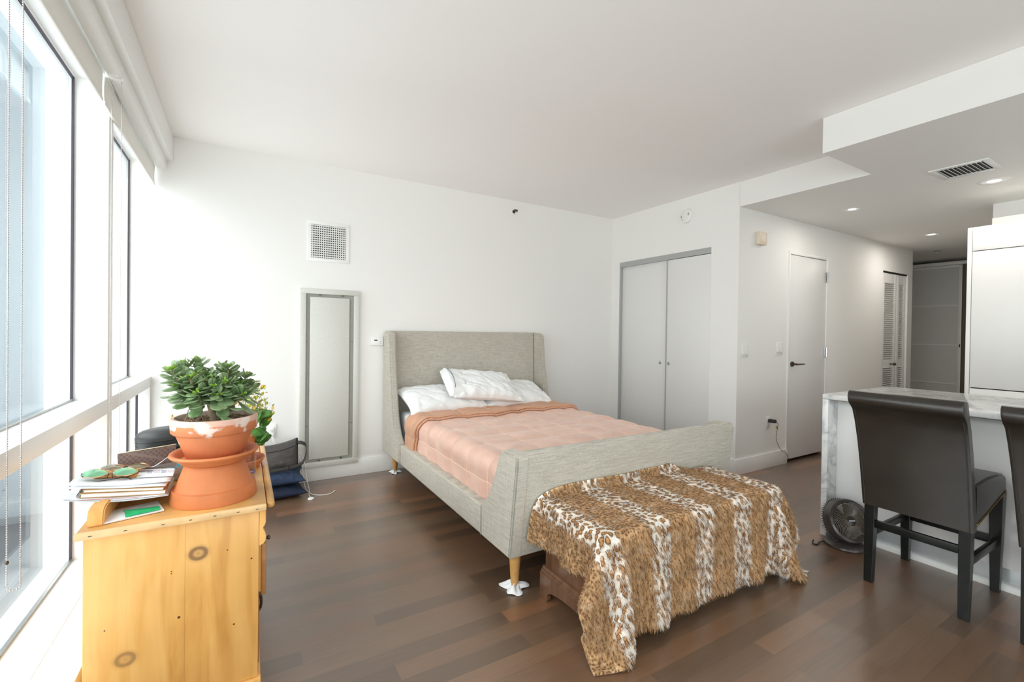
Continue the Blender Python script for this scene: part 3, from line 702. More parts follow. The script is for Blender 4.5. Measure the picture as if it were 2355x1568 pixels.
# ------------------------------------------------------------------ roller blinds
def blind(y0, y1, lab, chain=True, ch=None):
    o = thing('roller_blind', lab, 'blind', (-.53, (y0+y1)/2, 2.5), 'white roller blinds above the windows')
    MB().prism([(-.496,2.560),(-.490,2.548),(-.490,2.440),(-.500,2.432),(-.540,2.432),(-.545,2.44),(-.545,2.560)], 'y', y0, y1).build('cassette', M['blind'], o, angle=30)
    def sh(u, w):
        z = 2.45-w*.132; x = -.5555 - .004*math.sin(w*2.5) 
        return Vector((x, y0+.012+(y1-y0-.024)*u, z + .002*math.sin(u*9)))
    g = MB(); g.grid(sh, 40, 6); so = g.build('shade_fabric', M['fabricblind'], o)
    sm = so.modifiers.new('s','SOLIDIFY'); sm.thickness = .0015
    MB().box(-.566,-.553,y0+.012,y1-.012,2.306,2.324,.003).build('hem_bar', M['fabricblind'], o, angle=40)
    MB().box(-.552,-.486,y0-.006,y0-.001,2.425,2.562,.002).build('end_bracket', M['plasticw'], o, angle=40)
    if chain:
        yc, xa, xb, zb = ch; m = MB(); r = .0023; st = .0062; R = (xb-xa)/2
        pts = []; z = 2.46
        while z > zb+R: pts.append((xa, yc, z)); z -= st
        nn = int(PI*R/st)
        for q in range(1, nn): a = PI*q/nn; pts.append((xa+R-R*math.cos(a), yc, zb+R-R*math.sin(a)))
        z = zb+R
        while z < 2.46: pts.append((xb, yc, z)); z += st
        bm0 = bmesh.new(); bmesh.ops.create_icosphere(bm0, subdivisions=1, radius=r)
        vs = [v.co.copy() for v in bm0.verts]; fs = [[v.index for v in f.verts] for f in bm0.faces]; bm0.free()
        V = []; F = []
        for p in pts:
            o0 = len(V); V += [(p[0]+c.x, p[1]+c.y, p[2]+c.z) for c in vs]; F += [[a+o0 for a in f] for f in fs]
        me = bpy.data.meshes.new('bead_chain'); me.from_pydata(V, [], F); me.materials.append(M['chain'])
        for p in me.polygons: p.use_smooth = True
        co = bpy.data.objects.new('bead_chain', me); C.objects.link(co); put(co, o)
        MB().tube([(xa,yc,2.46),(xa,yc,1.6),(xa,yc,zb+R)], .0007, 5).tube([(xb,yc,2.46),(xb,yc,1.6),(xb,yc,zb+R)], .0007, 5).build('chain_cord', M['chain'], co)
        MB().sphere((xa,yc,zb+.075),.0048,(1,1,1.2),10).build('chain_connector', M['bronze'], co)
    return o
blind(2.745, 4.135, 'white roller blind with thin bead chain in the far corner', True, (2.78,-.535,-.500,.50))
blind(1.66, 2.735, 'middle white roller blind with the long bead chain nearest the camera', True, (1.665,-.522,-.4965,.595))
blind(-1.10, 1.648, 'white roller blind nearest the camera, at the top left', False)

# neighbouring building wing outside
o = thing('neighbouring_building', 'pale blue building outside the windows', 'building', (-9, 14, -12))
MB().box(-19, -1.1, 13, 22, -14, 13).build('facade', plain('pale_blue_facade', (.105,.130,.150), .8, nz=.05, nscale=2), o, smooth=False)
MB().box(-19,-1.2,9.5,13,-14,-2.6).build('low_roof', plain('dark_roof', (.045,.055,.065), .8, var=.1), o, smooth=False)
#PART3
# ------------------------------------------------------------------ bed
XL, XR = 1.11, 2.80
bed = thing('bed', 'grey linen upholstered sleigh bed with winged headboard and oak legs', 'bed', (1.95, 3.0, 0))
hp = MB(); hp.prism([(4.138,.19),(4.138,1.268),(4.125,1.283),(4.075,1.283),(4.062,1.268),(4.035,.55),(4.035,.19)], 'x', 1.115, 2.735, .006)
hp.build('headboard_panel', M['linen'], bed, angle=50)
def bez(P, n=10):
    return [tuple(v) for v in [(p.x,p.y) for p in smooth_pts([(a,b,0) for a,b in P], n)]]
wprof = [(4.142,.19),(4.142,1.262),(4.132,1.279),(4.11,1.283),(4.00,1.279)] + bez([(4.00,1.279),(3.955,1.262),(3.94,1.22),(3.915,1.0),(3.875,.80),(3.815,.56),(3.74,.43),(3.64,.352)],6)[1:] + [(3.64,.19)]
for x0 in (1.10, 2.685):
    MB().prism(wprof, 'x', x0, x0+.058, .012).build('headboard_wing', M['linen'], bed, angle=60)
fp = MB(); fp.prism([(1.868,.185),(1.808,.67),(1.812,.698),(1.83,.708),(1.868,.706),(1.885,.69),(1.935,.35),(1.935,.185)], 'x', 1.125, XR-.015, .004)
fp.build('footboard_panel', M['linen'], bed, angle=50)
fprof = [(1.866,.183),(1.804,.67),(1.808,.697),(1.828,.709)] + bez([(1.945,.700),(1.975,.682),(2.0,.63),(2.045,.53),(2.10,.43),(2.17,.362)],6) + [(2.17,.183)]
MB().prism(fprof, 'x', XL, XL+.075, .012).build('footboard_wing', M['linen'], bed, angle=60)
MB().prism(fprof, 'x', XR-.075, XR, .012).build('footboard_wing', M['linen'], bed, angle=60)
sd = MB(); sd.box(XL+.002, XL+.088, 2.172, 3.638, .186, .350, .014, 3); sd.build('side_rail', M['linen'], bed, angle=60)
sd = MB(); sd.box(2.71, 2.742, 3.638, 3.64, .2,.3); sd.prism([(2.172,XR-.088),(2.172,XR-.002),(3.638,2.743),(3.638,2.66)], 'z', .186, .350) if False else sd.box(2.655, 2.745, 2.172, 3.638, .186, .350, .014, 3)
sd.build('side_rail', M['linen'], bed, angle=60)
for pts_, r_ in (([(XL+.004,1.868,.195),(XL+.003,1.835,.45),(XL+.004,1.806,.69)], .0028),([(XL-.001,2.171,.19),(XL-.001,2.171,.35)], .0016)):
    MB().tube(pts_, r_, 6).build('piping', M['piping'], bed)
for xs_ in (2.683,1.1605): MB().tube([(xs_,4.073,1.282),(xs_,4.060,1.262),(xs_,4.050,1.0),(xs_,4.036,.60)], .0022, 6).build('panel_seam', M['strap'], bed)
for (x, y, dx, dy) in ((1.180,1.925,.0,.0),(1.187,4.03,0,0),(2.725,1.925,0,0),(2.665,4.03,0,0)):
    MB().cyl((x-dx, y-dy, .006),(x,y,.19), .0185, .031, 28).build('leg', M['leg'], bed)
MB().box(1.17, 2.68, 1.95, 4.03, .20, .30).build('slat_base', M['strap'], bed, smooth=False)

def rag(x, y, lab, s, seed):
    rnd = random.Random(seed); n = 40; m = MB()
    ph = rnd.random()*6
    def f(u, w):
        a = u*2*PI; r = .020+(s+.016*math.sin(3*a+ph)+.010*math.sin(5*a+2*ph)-.020)*w
        z = .0035+.004*abs(math.sin(4*a+ph))+ (1-w)**2*.030*(.75+.25*math.sin(5*a)) + .016*max(0, math.sin(3*a+ph+1))*math.sin(PI*w) 
        return Vector((x+r*math.cos(a), y+r*math.sin(a), z))
    m.grid(f, 72, 14); o = m.build('rag', M['cloth'], None, weld=.0002)
    so = o.modifiers.new('s','SOLIDIFY'); so.thickness = .003; so.offset = 1
    tag(o, lab, 'cloth', 'white rags under the bed legs')
rag(1.180, 1.925, 'crumpled white rag under the near left bed leg', .060, 3)
rag(1.187, 4.03, 'small crumpled white rag under the far left bed leg', .042, 8)

mt = MB(); mt.box(1.205, 2.655, 1.955, 4.00, .302, .565, .045, 4)
tag(mt.build('mattress', M['sheet'], angle=60), 'white mattress showing between the pillows and the comforter', 'mattress')

# comforter: surface of (s across, y along)
def comf(s, y, off=0):
    """s in metres across, 0 = left hem, returns point on the padded surface"""
    x0, x1, zt, zb, R = 1.170, 2.672, .585, .345, .085
    side = zt-zb-R; top = x1-x0-2*R; arc = R*PI/2
    Ls = [side, side+arc, side+arc+top, side+2*arc+top, 2*side+2*arc+top]
    if s < Ls[0]: p = (x0, zb+s); n = (-1,0)
    elif s < Ls[1]:
        a = (s-Ls[0])/R; n = (-math.cos(a), math.sin(a)); p = (x0+R-R*math.cos(a), zb+side+R*math.sin(a))
    elif s < Ls[2]: p = (x0+R+s-Ls[1], zt); n = (0,1)
    elif s < Ls[3]:
        a = (s-Ls[2])/R; n = (math.sin(a), math.cos(a)); p = (x1-R+R*math.sin(a), zb+side+R*math.cos(a))
    else: p = (x1, zb+side-(s-Ls[3])); n = (1,0)
    q = .245
    a = abs(math.sin(PI*(s-.10)/q)); b = abs(math.sin(PI*(y-1.98)/q))
    h = .016*(min(a,.999)**.5)*(min(b,.999)**.5)
    h += .010*noise.noise(Vector((s*3.1, y*2.7, 1)))+.005*noise.noise(Vector((s*9, y*13, 4)))+.0025*noise.noise(Vector((s*26, y*14, 9)))
    sidef = max(0, 1-s/.32)
    h -= sidef*.4*(h if h>0 else 0); h += sidef*(.004*math.sin(y*31+3*noise.noise(Vector((y*3,0,2)))))
    if y < 2.02: h -= .03*(2.02-y)/.06
    h += off
    bulge = .006*math.sin(PI*min(1,s/.3)) if s < .3 else 0
    return Vector((p[0]+n[0]*(h-.008+bulge), y, p[1]+n[1]*(h+bulge)))
side = .585-.345-.085; TOT = 2*side+.085*PI+(2.672-1.170-.17)
cf = thing('comforter', 'peach satin quilted comforter folded back on the bed', 'comforter', (1.93, 2.8, .585))
g = MB(); g.grid(lambda u,w: comf(TOT*u, 1.945+(3.56-1.945)*w), 170, 190)
o = qo = g.build('quilt', M['satin'], cf)
sm = o.modifiers.new('s','SOLIDIFY'); sm.thickness = .006; sm.offset = -1
stt = MB(); 
for k in range(0, 9):
    s = .10+.245*k
    if s > TOT-.02: break
    stt.tube([comf(s, 1.98+j*.02, .0022) for j in range(0, 68)], .0019, 5)
for k in range(0, 6):
    y = 1.98+.245*k
    stt.tube([comf(s0*.02+.01, y, .0016) for s0 in range(0, int(TOT/.02)-1)], .0014, 4)
stt.build('stitching', M['stitch'], qo)
def edge_y(s): return 3.30 + .018*math.sin(s*5+1) + .010*math.sin(s*13) + (.10*max(0,(.22-s)/.22))
def fold(u, w):
    s = TOT*u; ye = edge_y(s); ytop = 3.615+.012*math.sin(s*6)+.03*max(0,(.25-s)/.25)
    if w < .30:   # rolled edge
        a = w/.30*PI; r = .011
        y = ye + r - r*math.sin(a) ; off = .014 + r - r*math.cos(a)
    else:
        t = (w-.30)/.70; y = ye+.011+(ytop-ye-.011)*t; off = .036 - .014*t
    p = comf(s, min(y,3.9), off)
    q = .012*noise.noise(Vector((s*3, y*4, 7)))
    return p+Vector((0,0,q if w > .3 else q*.6))
g = MB(); g.grid(fold, 170, 30); o = fb_ = g.build('folded_band', M['satin2'], cf); o['label'] = 'darker peach underside folded back'
sm = o.modifiers.new('s','SOLIDIFY'); sm.thickness = .005; sm.offset = -1
e = MB(); e.tube([comf(TOT*k/120, edge_y(TOT*k/120)-.003, .010) for k in range(121)], .0085, 8, lambda t: .0085+.0016*math.sin(t*260)); e.build('piped_edge', M['satin2'], fb_)
for s_ in (.30,.55,.80,1.05): pass
for s_ in (.34,.585,.83,1.30): MB().tube([fold((s_+.02*math.sin(t*.2))/TOT, .42+.5*t/10)+Vector((0,0,.0015)) for t in range(11)], .0013, 4).build('band_stitching', M['stitch'], fb_)

def pillow_mesh(Lx, Ly, T, seed, wr=.006, n=72, pinch=.10, power=2.6):
    rnd = Vector((seed*3.7, seed*1.3, seed))
    def f(top):
        def g(u, w):
            a, b = 2*u-1, 2*w-1
            k = 1-pinch*(1-abs(a)**2)*abs(b)**4; k2 = 1-pinch*(1-abs(b)**2)*abs(a)**4
            x = a*Lx/2*k2; y = b*Ly/2*k
            t = (max(0,(1-abs(a)**power))*max(0,(1-abs(b)**power)))**.42
            edge = min(1, 3*t)
            wz = wr*(noise.noise(Vector((a*2.2,b*2.2,0))+rnd)*1.0+ .45*noise.noise(Vector((a*5+3*b,b*3,3))+rnd)-.62*max(0,1-5*abs(noise.noise(Vector((a*2.6+1.6*b,b*1.4,9))+rnd)))**1.5-.35*max(0,1-5*abs(noise.noise(Vector((a*4-2*b,b*2.2,5))+rnd)))**1.5)*edge
            # radiating creases near edges
            wz += wr*.8*edge*(1-t)*math.sin(a*23+3*noise.noise(Vector((a*3,b,1))+rnd))*abs(b)
            return Vector((x, y, (T/2*t+wz) if top else (-T/2*t*.55-.001)))
        return g
    m = MB(); m.grid(f(True), n, n); m.grid(f(False), n, n, flip=True); return m
def place(o, M4): 
    o.matrix_basis = M4
def xf(loc, rx=0, ry=0, rz=0):
    return Matrix.Translation(loc) @ Matrix.Rotation(rz,4,'Z') @ Matrix.Rotation(ry,4,'Y') @ Matrix.Rotation(rx,4,'X')
o = pillow_mesh(.76,.48,.20,1,.010).build('pillow', M['cloth'], weld=.0004); place(o, xf((1.545,3.79,.668), math.radians(18), math.radians(1), .03))
tag(o, 'white pillow lying at the left side of the headboard', 'pillow', 'white pillows on the bed')
o = pillow_mesh(.78,.50,.20,2,.014).build('pillow', M['cloth'], weld=.0004); place(o, xf((2.255,3.80,.672), math.radians(20), math.radians(1), -.04))
tag(o, 'white creased pillow lying at the right side of the headboard', 'pillow', 'white pillows on the bed')
tp = thing('pillow', 'white pillow with lace trimmed case on top of the other two', 'pillow', (1.90,3.74,.79), 'white pillows on the bed')
TM = xf((1.915,3.735,.785), math.radians(26), math.radians(6), -.08)
m = pillow_mesh(.68,.46,.19,5,.014); o = m.build('cover', M['cloth'], weld=.0004); o.matrix_basis = TM; o.parent = tp; o.matrix_parent_inverse = Matrix.Translation(tp.location).inverted()
def band(xa, xb, T, name, mat, lace=False):
    m = MB()
    def f(u, w):
        a = xa+(xb-xa)*u; b = 2*w-1
        if lace: a += (.007*abs(math.sin(b*24)) if u > .5 else 0)
        t = max(0,1-abs(b)**2.6)**.42
        return Vector((a, b*.215*(1-.1*u), T*t+.003*math.sin(b*9+u*5)))
    m.grid(f, 6, 60)
    o = m.build(name, mat); o.matrix_basis = TM; o.parent = tp; o.matrix_parent_inverse = Matrix.Translation(tp.location).inverted()
    s = o.modifiers.new('s','SOLIDIFY'); s.thickness = .003
band(-.345,-.215,.078,'lace_cuff',M['cloth'],True)
def bandl():
    m = MB()
    def f(u, w):
        b = 2*w-1; t = max(0,1-abs(b)**2.6)**.42; a = -.345-.02*u-.008*abs(math.sin(b*20))*u
        return Vector((a, b*.215, .074*t*(1-u)*.9+.004+.06*t*(1-u*.4)-.05*t))
    m.grid(f, 4, 60); return m
o = bandl().build('lace_edge', M['cloth']); o.matrix_basis = TM; o.parent = tp; o.matrix_parent_inverse = Matrix.Translation(tp.location).inverted()
m = MB(); m.tube([(-.330+.012*math.sin(w*3), (2*w-1)*.16-.01, .083*max(0,1-abs((2*w-1)*.75)**2.6)**.42+.0035) for w in [k/20 for k in range(21)]], .0022, 6)
o = m.build('navy_stitch', M['navystripe']); o.matrix_basis = TM; o.parent = tp; o.matrix_parent_inverse = Matrix.Translation(tp.location).inverted()

# ------------------------------------------------------------------ chest (bench) under the throw
bn = thing('storage_chest', 'dark walnut storage chest at the foot of the bed', 'chest', (1.88, 1.58, 0))
bx0,bx1,by0,by1 = 1.275,2.50,1.375,1.795
MB().box(bx0,bx1,by0,by1,.125,.405,.003).build('body', M['walnut'], bn, angle=30)
MB().box(bx0-.012,bx1+.012,by0-.012,by1+.006,.406,.446,.008,3).build('lid', M['walnut'], bn, angle=50)
mo = MB(); mo.prism([(bx0+.0,.150),(bx0-.006,.148),(bx0-.010,.138),(bx0-.016,.134),(bx0-.018,.126),(bx0-.024,.122),(bx0-.024,.112),(bx0,.112)], 'y', by0-.02, by1+.012)
mo.prism([(by0+.0,.150),(by0-.006,.148),(by0-.010,.138),(by0-.016,.134),(by0-.018,.126),(by0-.024,.122),(by0-.024,.112),(by0,.112)], 'x', bx0-.02, bx1+.02)
mo.build('moulding', M['walnut'], bn, angle=30)
ya, yb = by0-.022, by1+.014
arch = [(ya,0),(ya,.112),(yb,.112),(yb,0),(yb-.055,0),(yb-.065,.012),(yb-.060,.028),(yb-.070,.044),(yb-.095,.056),((ya+yb)/2+.05,.070),((ya+yb)/2-.05,.070),(ya+.095,.056),(ya+.070,.044),(ya+.060,.028),(ya+.065,.012),(ya+.055,0)]
ba = MB(); ba.prism(arch, 'x', bx0-.022, bx0+.0, .0); ba.prism(arch, 'x', bx1, bx1+.022, .0)
xa, xb = bx0-.022, bx1+.022
arch2 = [(xa,0),(xa,.112),(xb,.112),(xb,0),(xb-.06,0),(xb-.07,.02),(xb-.065,.035),(xb-.13,.062),(xa+.13,.062),(xa+.065,.035),(xa+.07,.02),(xa+.06,0)]
ba.prism(arch2, 'y', by0-.022, by0)
ba.build('bracket_base', M['walnut'], bn, angle=30)

# ------------------------------------------------------------------ fur throw: small cloth drape
def drape():
    h = .022
    cx0, cx1, cy0, cy1 = 1.055, 2.735, .945, 1.845
    nx = int((cx1-cx0)/h)+1; ny = int((cy1-cy0)/h)+1
    X, Y = np.meshgrid(np.linspace(cx0,cx1,nx), np.linspace(cy0,cy1,ny), indexing='ij')
    rs = np.random.RandomState(4)
    P = np.stack([X, Y, np.full_like(X,.475)], -1)
    P[...,2] += rs.randn(nx,ny)*.001
    P[...,1] = np.minimum(P[...,1], 1.795+ (P[...,1]-1.795)*1.0)
    U = np.stack([X-cx0, Y-cy0], -1)
    Q = P.copy(); dx = (cx1-cx0)/(nx-1); dy = (cy1-cy0)/(ny-1); dd = math.hypot(dx,dy)
    TX0,TX1,TY0,TY1,TZ = bx0-.030, bx1+.030, by0-.034, by1+.022, .462
    rsn = np.sin(X*9+Y*4)*.003+np.sin(X*23-Y*17)*.0015
    P[...,2] += rsn
    pin = (X>TX0+.03)&(X<TX1-.03)&(Y>TY0+.03)&(Y<TY1-.02)
    PP = P.copy(); PP[...,2] = TZ+.003+rsn+.004
    cons = []
    for di,dj,r,k in ((1,0,dx,1.),(0,1,dy,1.),(1,1,dd,.35),(1,-1,dd,.35),(2,0,2*dx,.25),(0,2,2*dy,.25),(4,0,4*dx,.06),(0,4,4*dy,.06)):
        cons.append((di,dj,r,k))
    def satisfy(A):
        for di,dj,r,k in cons:
            for par in (0,1):
                step = max(di,abs(dj))
                i0 = np.arange(0, nx-di)
                j0 = np.arange(0, ny) if dj == 0 else (np.arange(0, ny-dj) if dj > 0 else np.arange(-dj, ny))
                if di: i0 = i0[((i0//di) % 2) == par]
                else: j0 = j0[((j0//dj) % 2) == par]
                I, J = np.ix_(i0, j0); a = A[I,J]; b = A[I+di, J+dj]
                d = b-a; l = np.linalg.norm(d, axis=-1, keepdims=True)+1e-9
                corr = d*(1-r/l)*.5*k
                A[I,J] = a+corr; A[I+di,J+dj] = b-corr
    steps = 300
    for it in range(steps):
        V = (P-Q)*.965; Q = P.copy()
        P = P+V; P[...,2] -= 9.8*(1/60.)**2*.5
        for k in range(9):
            satisfy(P); P[pin] = PP[pin]
            x,y,z = P[...,0],P[...,1],P[...,2]
            ins = (x>TX0)&(x<TX1)&(y>TY0)&(y<TY1)&(z<TZ)
            pen = np.stack([x-TX0, TX1-x, y-TY0, TY1-y, TZ-z], -1)
            w = pen.argmin(-1)
            for c,(ax,val) in enumerate(((0,TX0),(0,TX1),(1,TY0),(1,TY1),(2,TZ))):
                mk = ins&(w==c); P[...,ax][mk] = val
            # rounded-ish top edge
            P[...,2] = np.maximum(P[...,2], .012)
            zz = P[...,2]; lim = 1.848 - np.clip((zz-.19)/.5,0,1)*.055
            P[...,1] = np.minimum(P[...,1], lim)
        x,y,z = P[...,0],P[...,1],P[...,2]
        contact = (z>TZ-.003)&(z<TZ+.004)&(x>TX0)&(x<TX1)&(y>TY0)&(y<TY1)
        Q[contact] = P[contact]-(P[contact]-Q[contact])*.25
        fl = z < .014; Q[fl] = P[fl]-(P[fl]-Q[fl])*.3
    return P, U
P, U = drape()
nx, ny = P.shape[:2]
verts = P.reshape(-1,3).tolist(); faces = []
for i in range(nx-1):
    for j in range(ny-1): faces.append((i*ny+j,(i+1)*ny+j,(i+1)*ny+j+1,i*ny+j+1))
me = bpy.data.meshes.new('fur_throw'); me.from_pydata(verts, [], faces)
ul = me.uv_layers.new(name='UVMap'); Uf = U.reshape(-1,2)
for l in me.loops: ul.data[l.index].uv = Uf[l.vertex_index]
for p in me.polygons: p.use_smooth = True
me.materials.append(M['fur']); me.materials.append(M['lining'])
throw = bpy.data.objects.new('fur_throw', me); C.objects.link(throw)
tag(throw, 'leopard print faux fur throw draped over the walnut chest', 'throw')
def fur_pile():
    rs = np.random.RandomState(11); n = 85000
    i = rs.rand(n)*(nx-1); j = rs.rand(n)*(ny-1); i0 = np.minimum(i.astype(int), nx-2); j0 = np.minimum(j.astype(int), ny-2)
    a = (i-i0)[:,None]; c = (j-j0)[:,None]
    bil = lambda A: (A[i0,j0]*(1-a)*(1-c)+A[i0+1,j0]*a*(1-c)+A[i0,j0+1]*(1-a)*c+A[i0+1,j0+1]*a*c)
    p = bil(P); uv = bil(U); du = P[i0+1,j0]-P[i0,j0]; dv = P[i0,j0+1]-P[i0,j0]
    nrm = np.cross(du, dv); nrm /= np.linalg.norm(nrm,axis=1,keepdims=True)+1e-9
    du /= np.linalg.norm(du,axis=1,keepdims=True)+1e-9; dv /= np.linalg.norm(dv,axis=1,keepdims=True)+1e-9
    topm = np.clip((nrm[:,2:3]-.5)*2, 0, 1)                          # pile lies flatter on top
    tuft = np.sin(uv[:,0:1]*41+3*np.sin(uv[:,1:2]*23))*.5+np.sin(uv[:,1:2]*57+2*np.sin(uv[:,0:1]*31))*.5
    d = nrm*(.55-.15*topm) - dv*(.75) + du*(.25*tuft+rs.randn(n,1)*.32) + nrm*rs.randn(n,1)*.12
    d /= np.linalg.norm(d,axis=1,keepdims=True)
    Ln = (.011+.007*rs.rand(n,1))*(1-.35*topm)
    pts = np.empty((n,4,3)); 
    for k,t in enumerate((0,.33,.68,1)): pts[:,k] = p+d*Ln*t+np.array([0,0,-1])*(Ln*.28*t*t)*(1-topm)
    pts[:,:,2] = np.maximum(pts[:,:,2], .003)
    cu = bpy.data.hair_curves.new('fur_pile'); cu.add_curves([4]*n)
    cu.points.foreach_set('position', pts.reshape(-1).astype(np.float32))
    rad = np.tile(np.array([.00062,.00058,.00042,.00012],dtype=np.float32), n)
    at = cu.attributes.get('radius') or cu.attributes.new('radius','FLOAT','POINT'); at.data.foreach_set('value', rad)
    fa = cu.attributes.new('fuv','FLOAT_VECTOR','CURVE'); u3 = np.zeros((n,3),dtype=np.float32); u3[:,:2] = uv; fa.data.foreach_set('vector', u3.reshape(-1))
    cu.materials.append(M['furhair'])
    o = bpy.data.objects.new('fur_pile', cu); C.objects.link(o); put(o, throw); o['kind'] = 'stuff'
fur_pile()
sm = throw.modifiers.new('thick','SOLIDIFY'); sm.thickness = .007; sm.offset = -1; sm.material_offset = 1; sm.material_offset_rim = 0

# ------------------------------------------------------------------ counter stools
def make_stool():
    o = thing('counter_stool', '', 'stool', (3.06, .885, 0), 'black leather counter stools at the island')
    Y0, Y1 = .680, 1.092
    # back: profile in x,z (rear curve then front curve), lofted along y
    rear = [(2.832,.405),(2.832,.50),(2.829,.62),(2.822,.74),(2.808,.84),(2.790,.905)]
    roll = [(2.785+.040*math.cos(a), .963+.040*math.sin(a)) for a in [math.radians(d) for d in range(-115,-310,-15)]]
    front = [(2.828,.930),(2.850,.86),(2.866,.76),(2.874,.65),(2.880,.55),(2.882,.405)]
    prof = rear+[(2.785+.040*math.cos(math.radians(d)), .963+.040*math.sin(math.radians(d))) for d in range(235,15,-15)]+front
    m = MB(); t = bmesh.new(); rings = []
    ys = [(0,.0,.90),(.008,.004,.97),(.02,0,1),(.5,0,1),(.98,0,1),(.992,.004,.97),(1,.0,.90)]
    cxp = sum(p[0] for p in prof)/len(prof)
    for f, _, k in ys:
        ring = []
        for (x,z) in prof:
            tt = (z-.405)/.6; ya = Y0-.006-.010*0*tt+.022*tt; yb = Y1+.006+.048*tt
            # shrink towards the local centre line for rounded ends
            cx = 2.857+(-.072)*max(0,(z-.6)/.4)**2
            ring.append(t.verts.new((cx+(x-cx)*k, ya+(yb-ya)*f, .405+(z-.405)*1.0)))
        rings.append(ring)
    n = len(prof)
    for A, B in zip(rings[:-1], rings[1:]):
        for k in range(n): t.faces.new((A[k],A[(k+1)%n],B[(k+1)%n],B[k]))
    t.faces.new(rings[0][::-1]); t.faces.new(rings[-1]); bmesh.ops.recalc_face_normals(t, faces=t.faces)
    m._add(t); m.build('backrest', M['leather'], o, angle=50)
    # seam piping
    s = MB()
    for f,(sa) in ((0,0),(1,1)):
        s.tube([(x-.001, (Y0-.006+.022*(z-.405)/.6+.012) if f==0 else (Y1+.006+.048*(z-.405)/.6-.012), z) for x,z in rear], .0022, 6)
    s.tube([(2.792,Y0+.02,.922),(2.790,.9,.922),(2.792,Y1+.04,.922)], .003, 6)
    s.build('seam', M['strap'], o)
    # seat
    sp = [(2.884,.415),(3.10,.462),(3.320,.507),(3.338,.516),(3.343,.556),(3.336,.586),(3.312,.604),(3.24,.616),(3.05,.622),(2.884,.612)]
    MB().prism(sp, 'y', Y0, Y1, .010).build('seat', M['leather'], o, angle=60)
    for yy in (Y0-.0005, Y1+.0005):
        nl = MB()
        for k in range(34):
            f = k/33; x = 2.890+.440*f; z = .424+.088*f
            nl.sphere((x, yy, z), .0062, (1,.6,1), 8)
        nl.build('nailhead_trim', M['nail'], o)
    # legs
    def leg(x, y, zt, tw, bw, sx, sy):
        m = MB(); t = bmesh.new(); V = []
        for z,w,ox,oy in ((0,bw,sx,sy),(zt*.55,(tw+bw)/2*1.04,sx*.35,sy*.35),(zt,tw,0,0)):
            V.append([t.verts.new((x+ox+a*w/2, y+oy+b*w/2, z)) for a,b in ((-1,-1),(1,-1),(1,1),(-1,1))])
        for A,B in zip(V[:-1],V[1:]):
            for k in range(4): t.faces.new((A[k],A[(k+1)%4],B[(k+1)%4],B[k]))
        t.faces.new(V[0][::-1]); t.faces.new(V[-1]); bmesh.ops.recalc_face_normals(t, faces=t.faces)
        bmesh.ops.bevel(t, geom=list(t.edges), offset=.002, segments=1, affect='EDGES')
        m._add(t); m.build('leg', M['woodlegs'], o, angle=30)
    leg(2.858, Y0+.023, .42, .045, .036, -.010, 0); leg(2.858, Y1-.023, .42, .045, .036, -.010, 0)
    leg(3.312, Y0+.024, .50, .052, .034, .0, 0); leg(3.312, Y1-.024, .50, .052, .034, .0, 0)
    for a in ((2.846,2.866,Y0+.04,Y1-.04,.290,.328),(3.305,3.328,Y0+.04,Y1-.04,.236,.274),(2.87,3.30,Y0+.012,Y0+.032,.236,.274),(2.87,3.30,Y1-.032,Y1-.012,.236,.274)):
        MB().box(*a, .002).build('stretcher', M['woodlegs'], o, angle=30)
    return o
def dup(root, dy, lab, rz=0):
    r = root.copy(); C.objects.link(r); r.location = root.location+Vector((0,dy,0)); r.rotation_euler.z = rz; r['label'] = lab
    for ch in list(root.children):
        c = ch.copy(); C.objects.link(c); c.parent = r; c.matrix_parent_inverse = ch.matrix_parent_inverse.copy()
    return r
st1 = make_stool(); st1['label'] = 'black leather counter stool fully in view at the marble island'
dup(st1, -.562, 'black leather counter stool cut off by the right edge of the photo')

# ------------------------------------------------------------------ desk fan on the floor
FX, FY = 3.20, 1.33
fan = thing('desk_fan', 'small dark grey table fan on the floor by the island end', 'fan', (FX, FY, 0))
MB().lathe([(0,0),(.105,0),(.112,.006),(.110,.016),(.085,.026),(.03,.034),(0,.034)], (FX,FY,.0), 48).build('base', M['fanplastic'], fan)
FM = Matrix.Translation((FX+.01, FY-.005, .150)) @ Matrix.Rotation(math.radians(-30),4,'Z') @ Matrix.Rotation(math.radians(68),4,'X')
def fbuild(m, name, mat):
    o = m.build(name, mat); o.matrix_basis = FM; o.parent = fan; o.matrix_parent_inverse = Matrix.Translation(fan.location).inverted(); return o
fbuild(MB().lathe([(.118,-.035),(.128,-.03),(.130,.02),(.124,.036),(.112,.040),(.104,.036),(.106,.0),(.110,-.03),(.118,-.035)], (0,0,0), 64), 'outer_ring', M['fanplastic'])
m = MB()
for k in range(48):
    a0 = 2*PI*k/48; pts = []
    for j in range(7):
        r = .030+.076*j/6; a = a0+.75*(j/6)**1.3; pts.append((r*math.cos(a), r*math.sin(a), .040-.010*(j/6)**2+.004*math.sin(j/6*PI)))
    m.tube(pts, .0016, 4)
fbuild(m, 'front_grille', M['fanblade'])
fbuild(MB().lathe([(0,.046),(.026,.044),(.034,.038),(.034,.030)], (0,0,0), 32), 'hub_cap', M['fanplastic'])
fbuild(MB().box(-.018,.018,-.003,.003,.0455,.0475), 'badge', M['plasticw'])
m = MB()
for k in range(5):
    Mb = Matrix.Rotation(2*PI*k/5,4,'Z')
    m.grid(lambda u,w,Mb=Mb: Mb @ Vector((.02+.075*u, (-.022+.05*w)*(1+.8*u), .010+.018*(w-.5))), 6, 4)
fbuild(m, 'blades', M['fanplastic'])
m = MB()
for k in range(60):
    a = 2*PI*k/60; m.box(.125,.134,-.0015,.0015,-.036,-.028, M=Matrix.Rotation(a,4,'Z'))
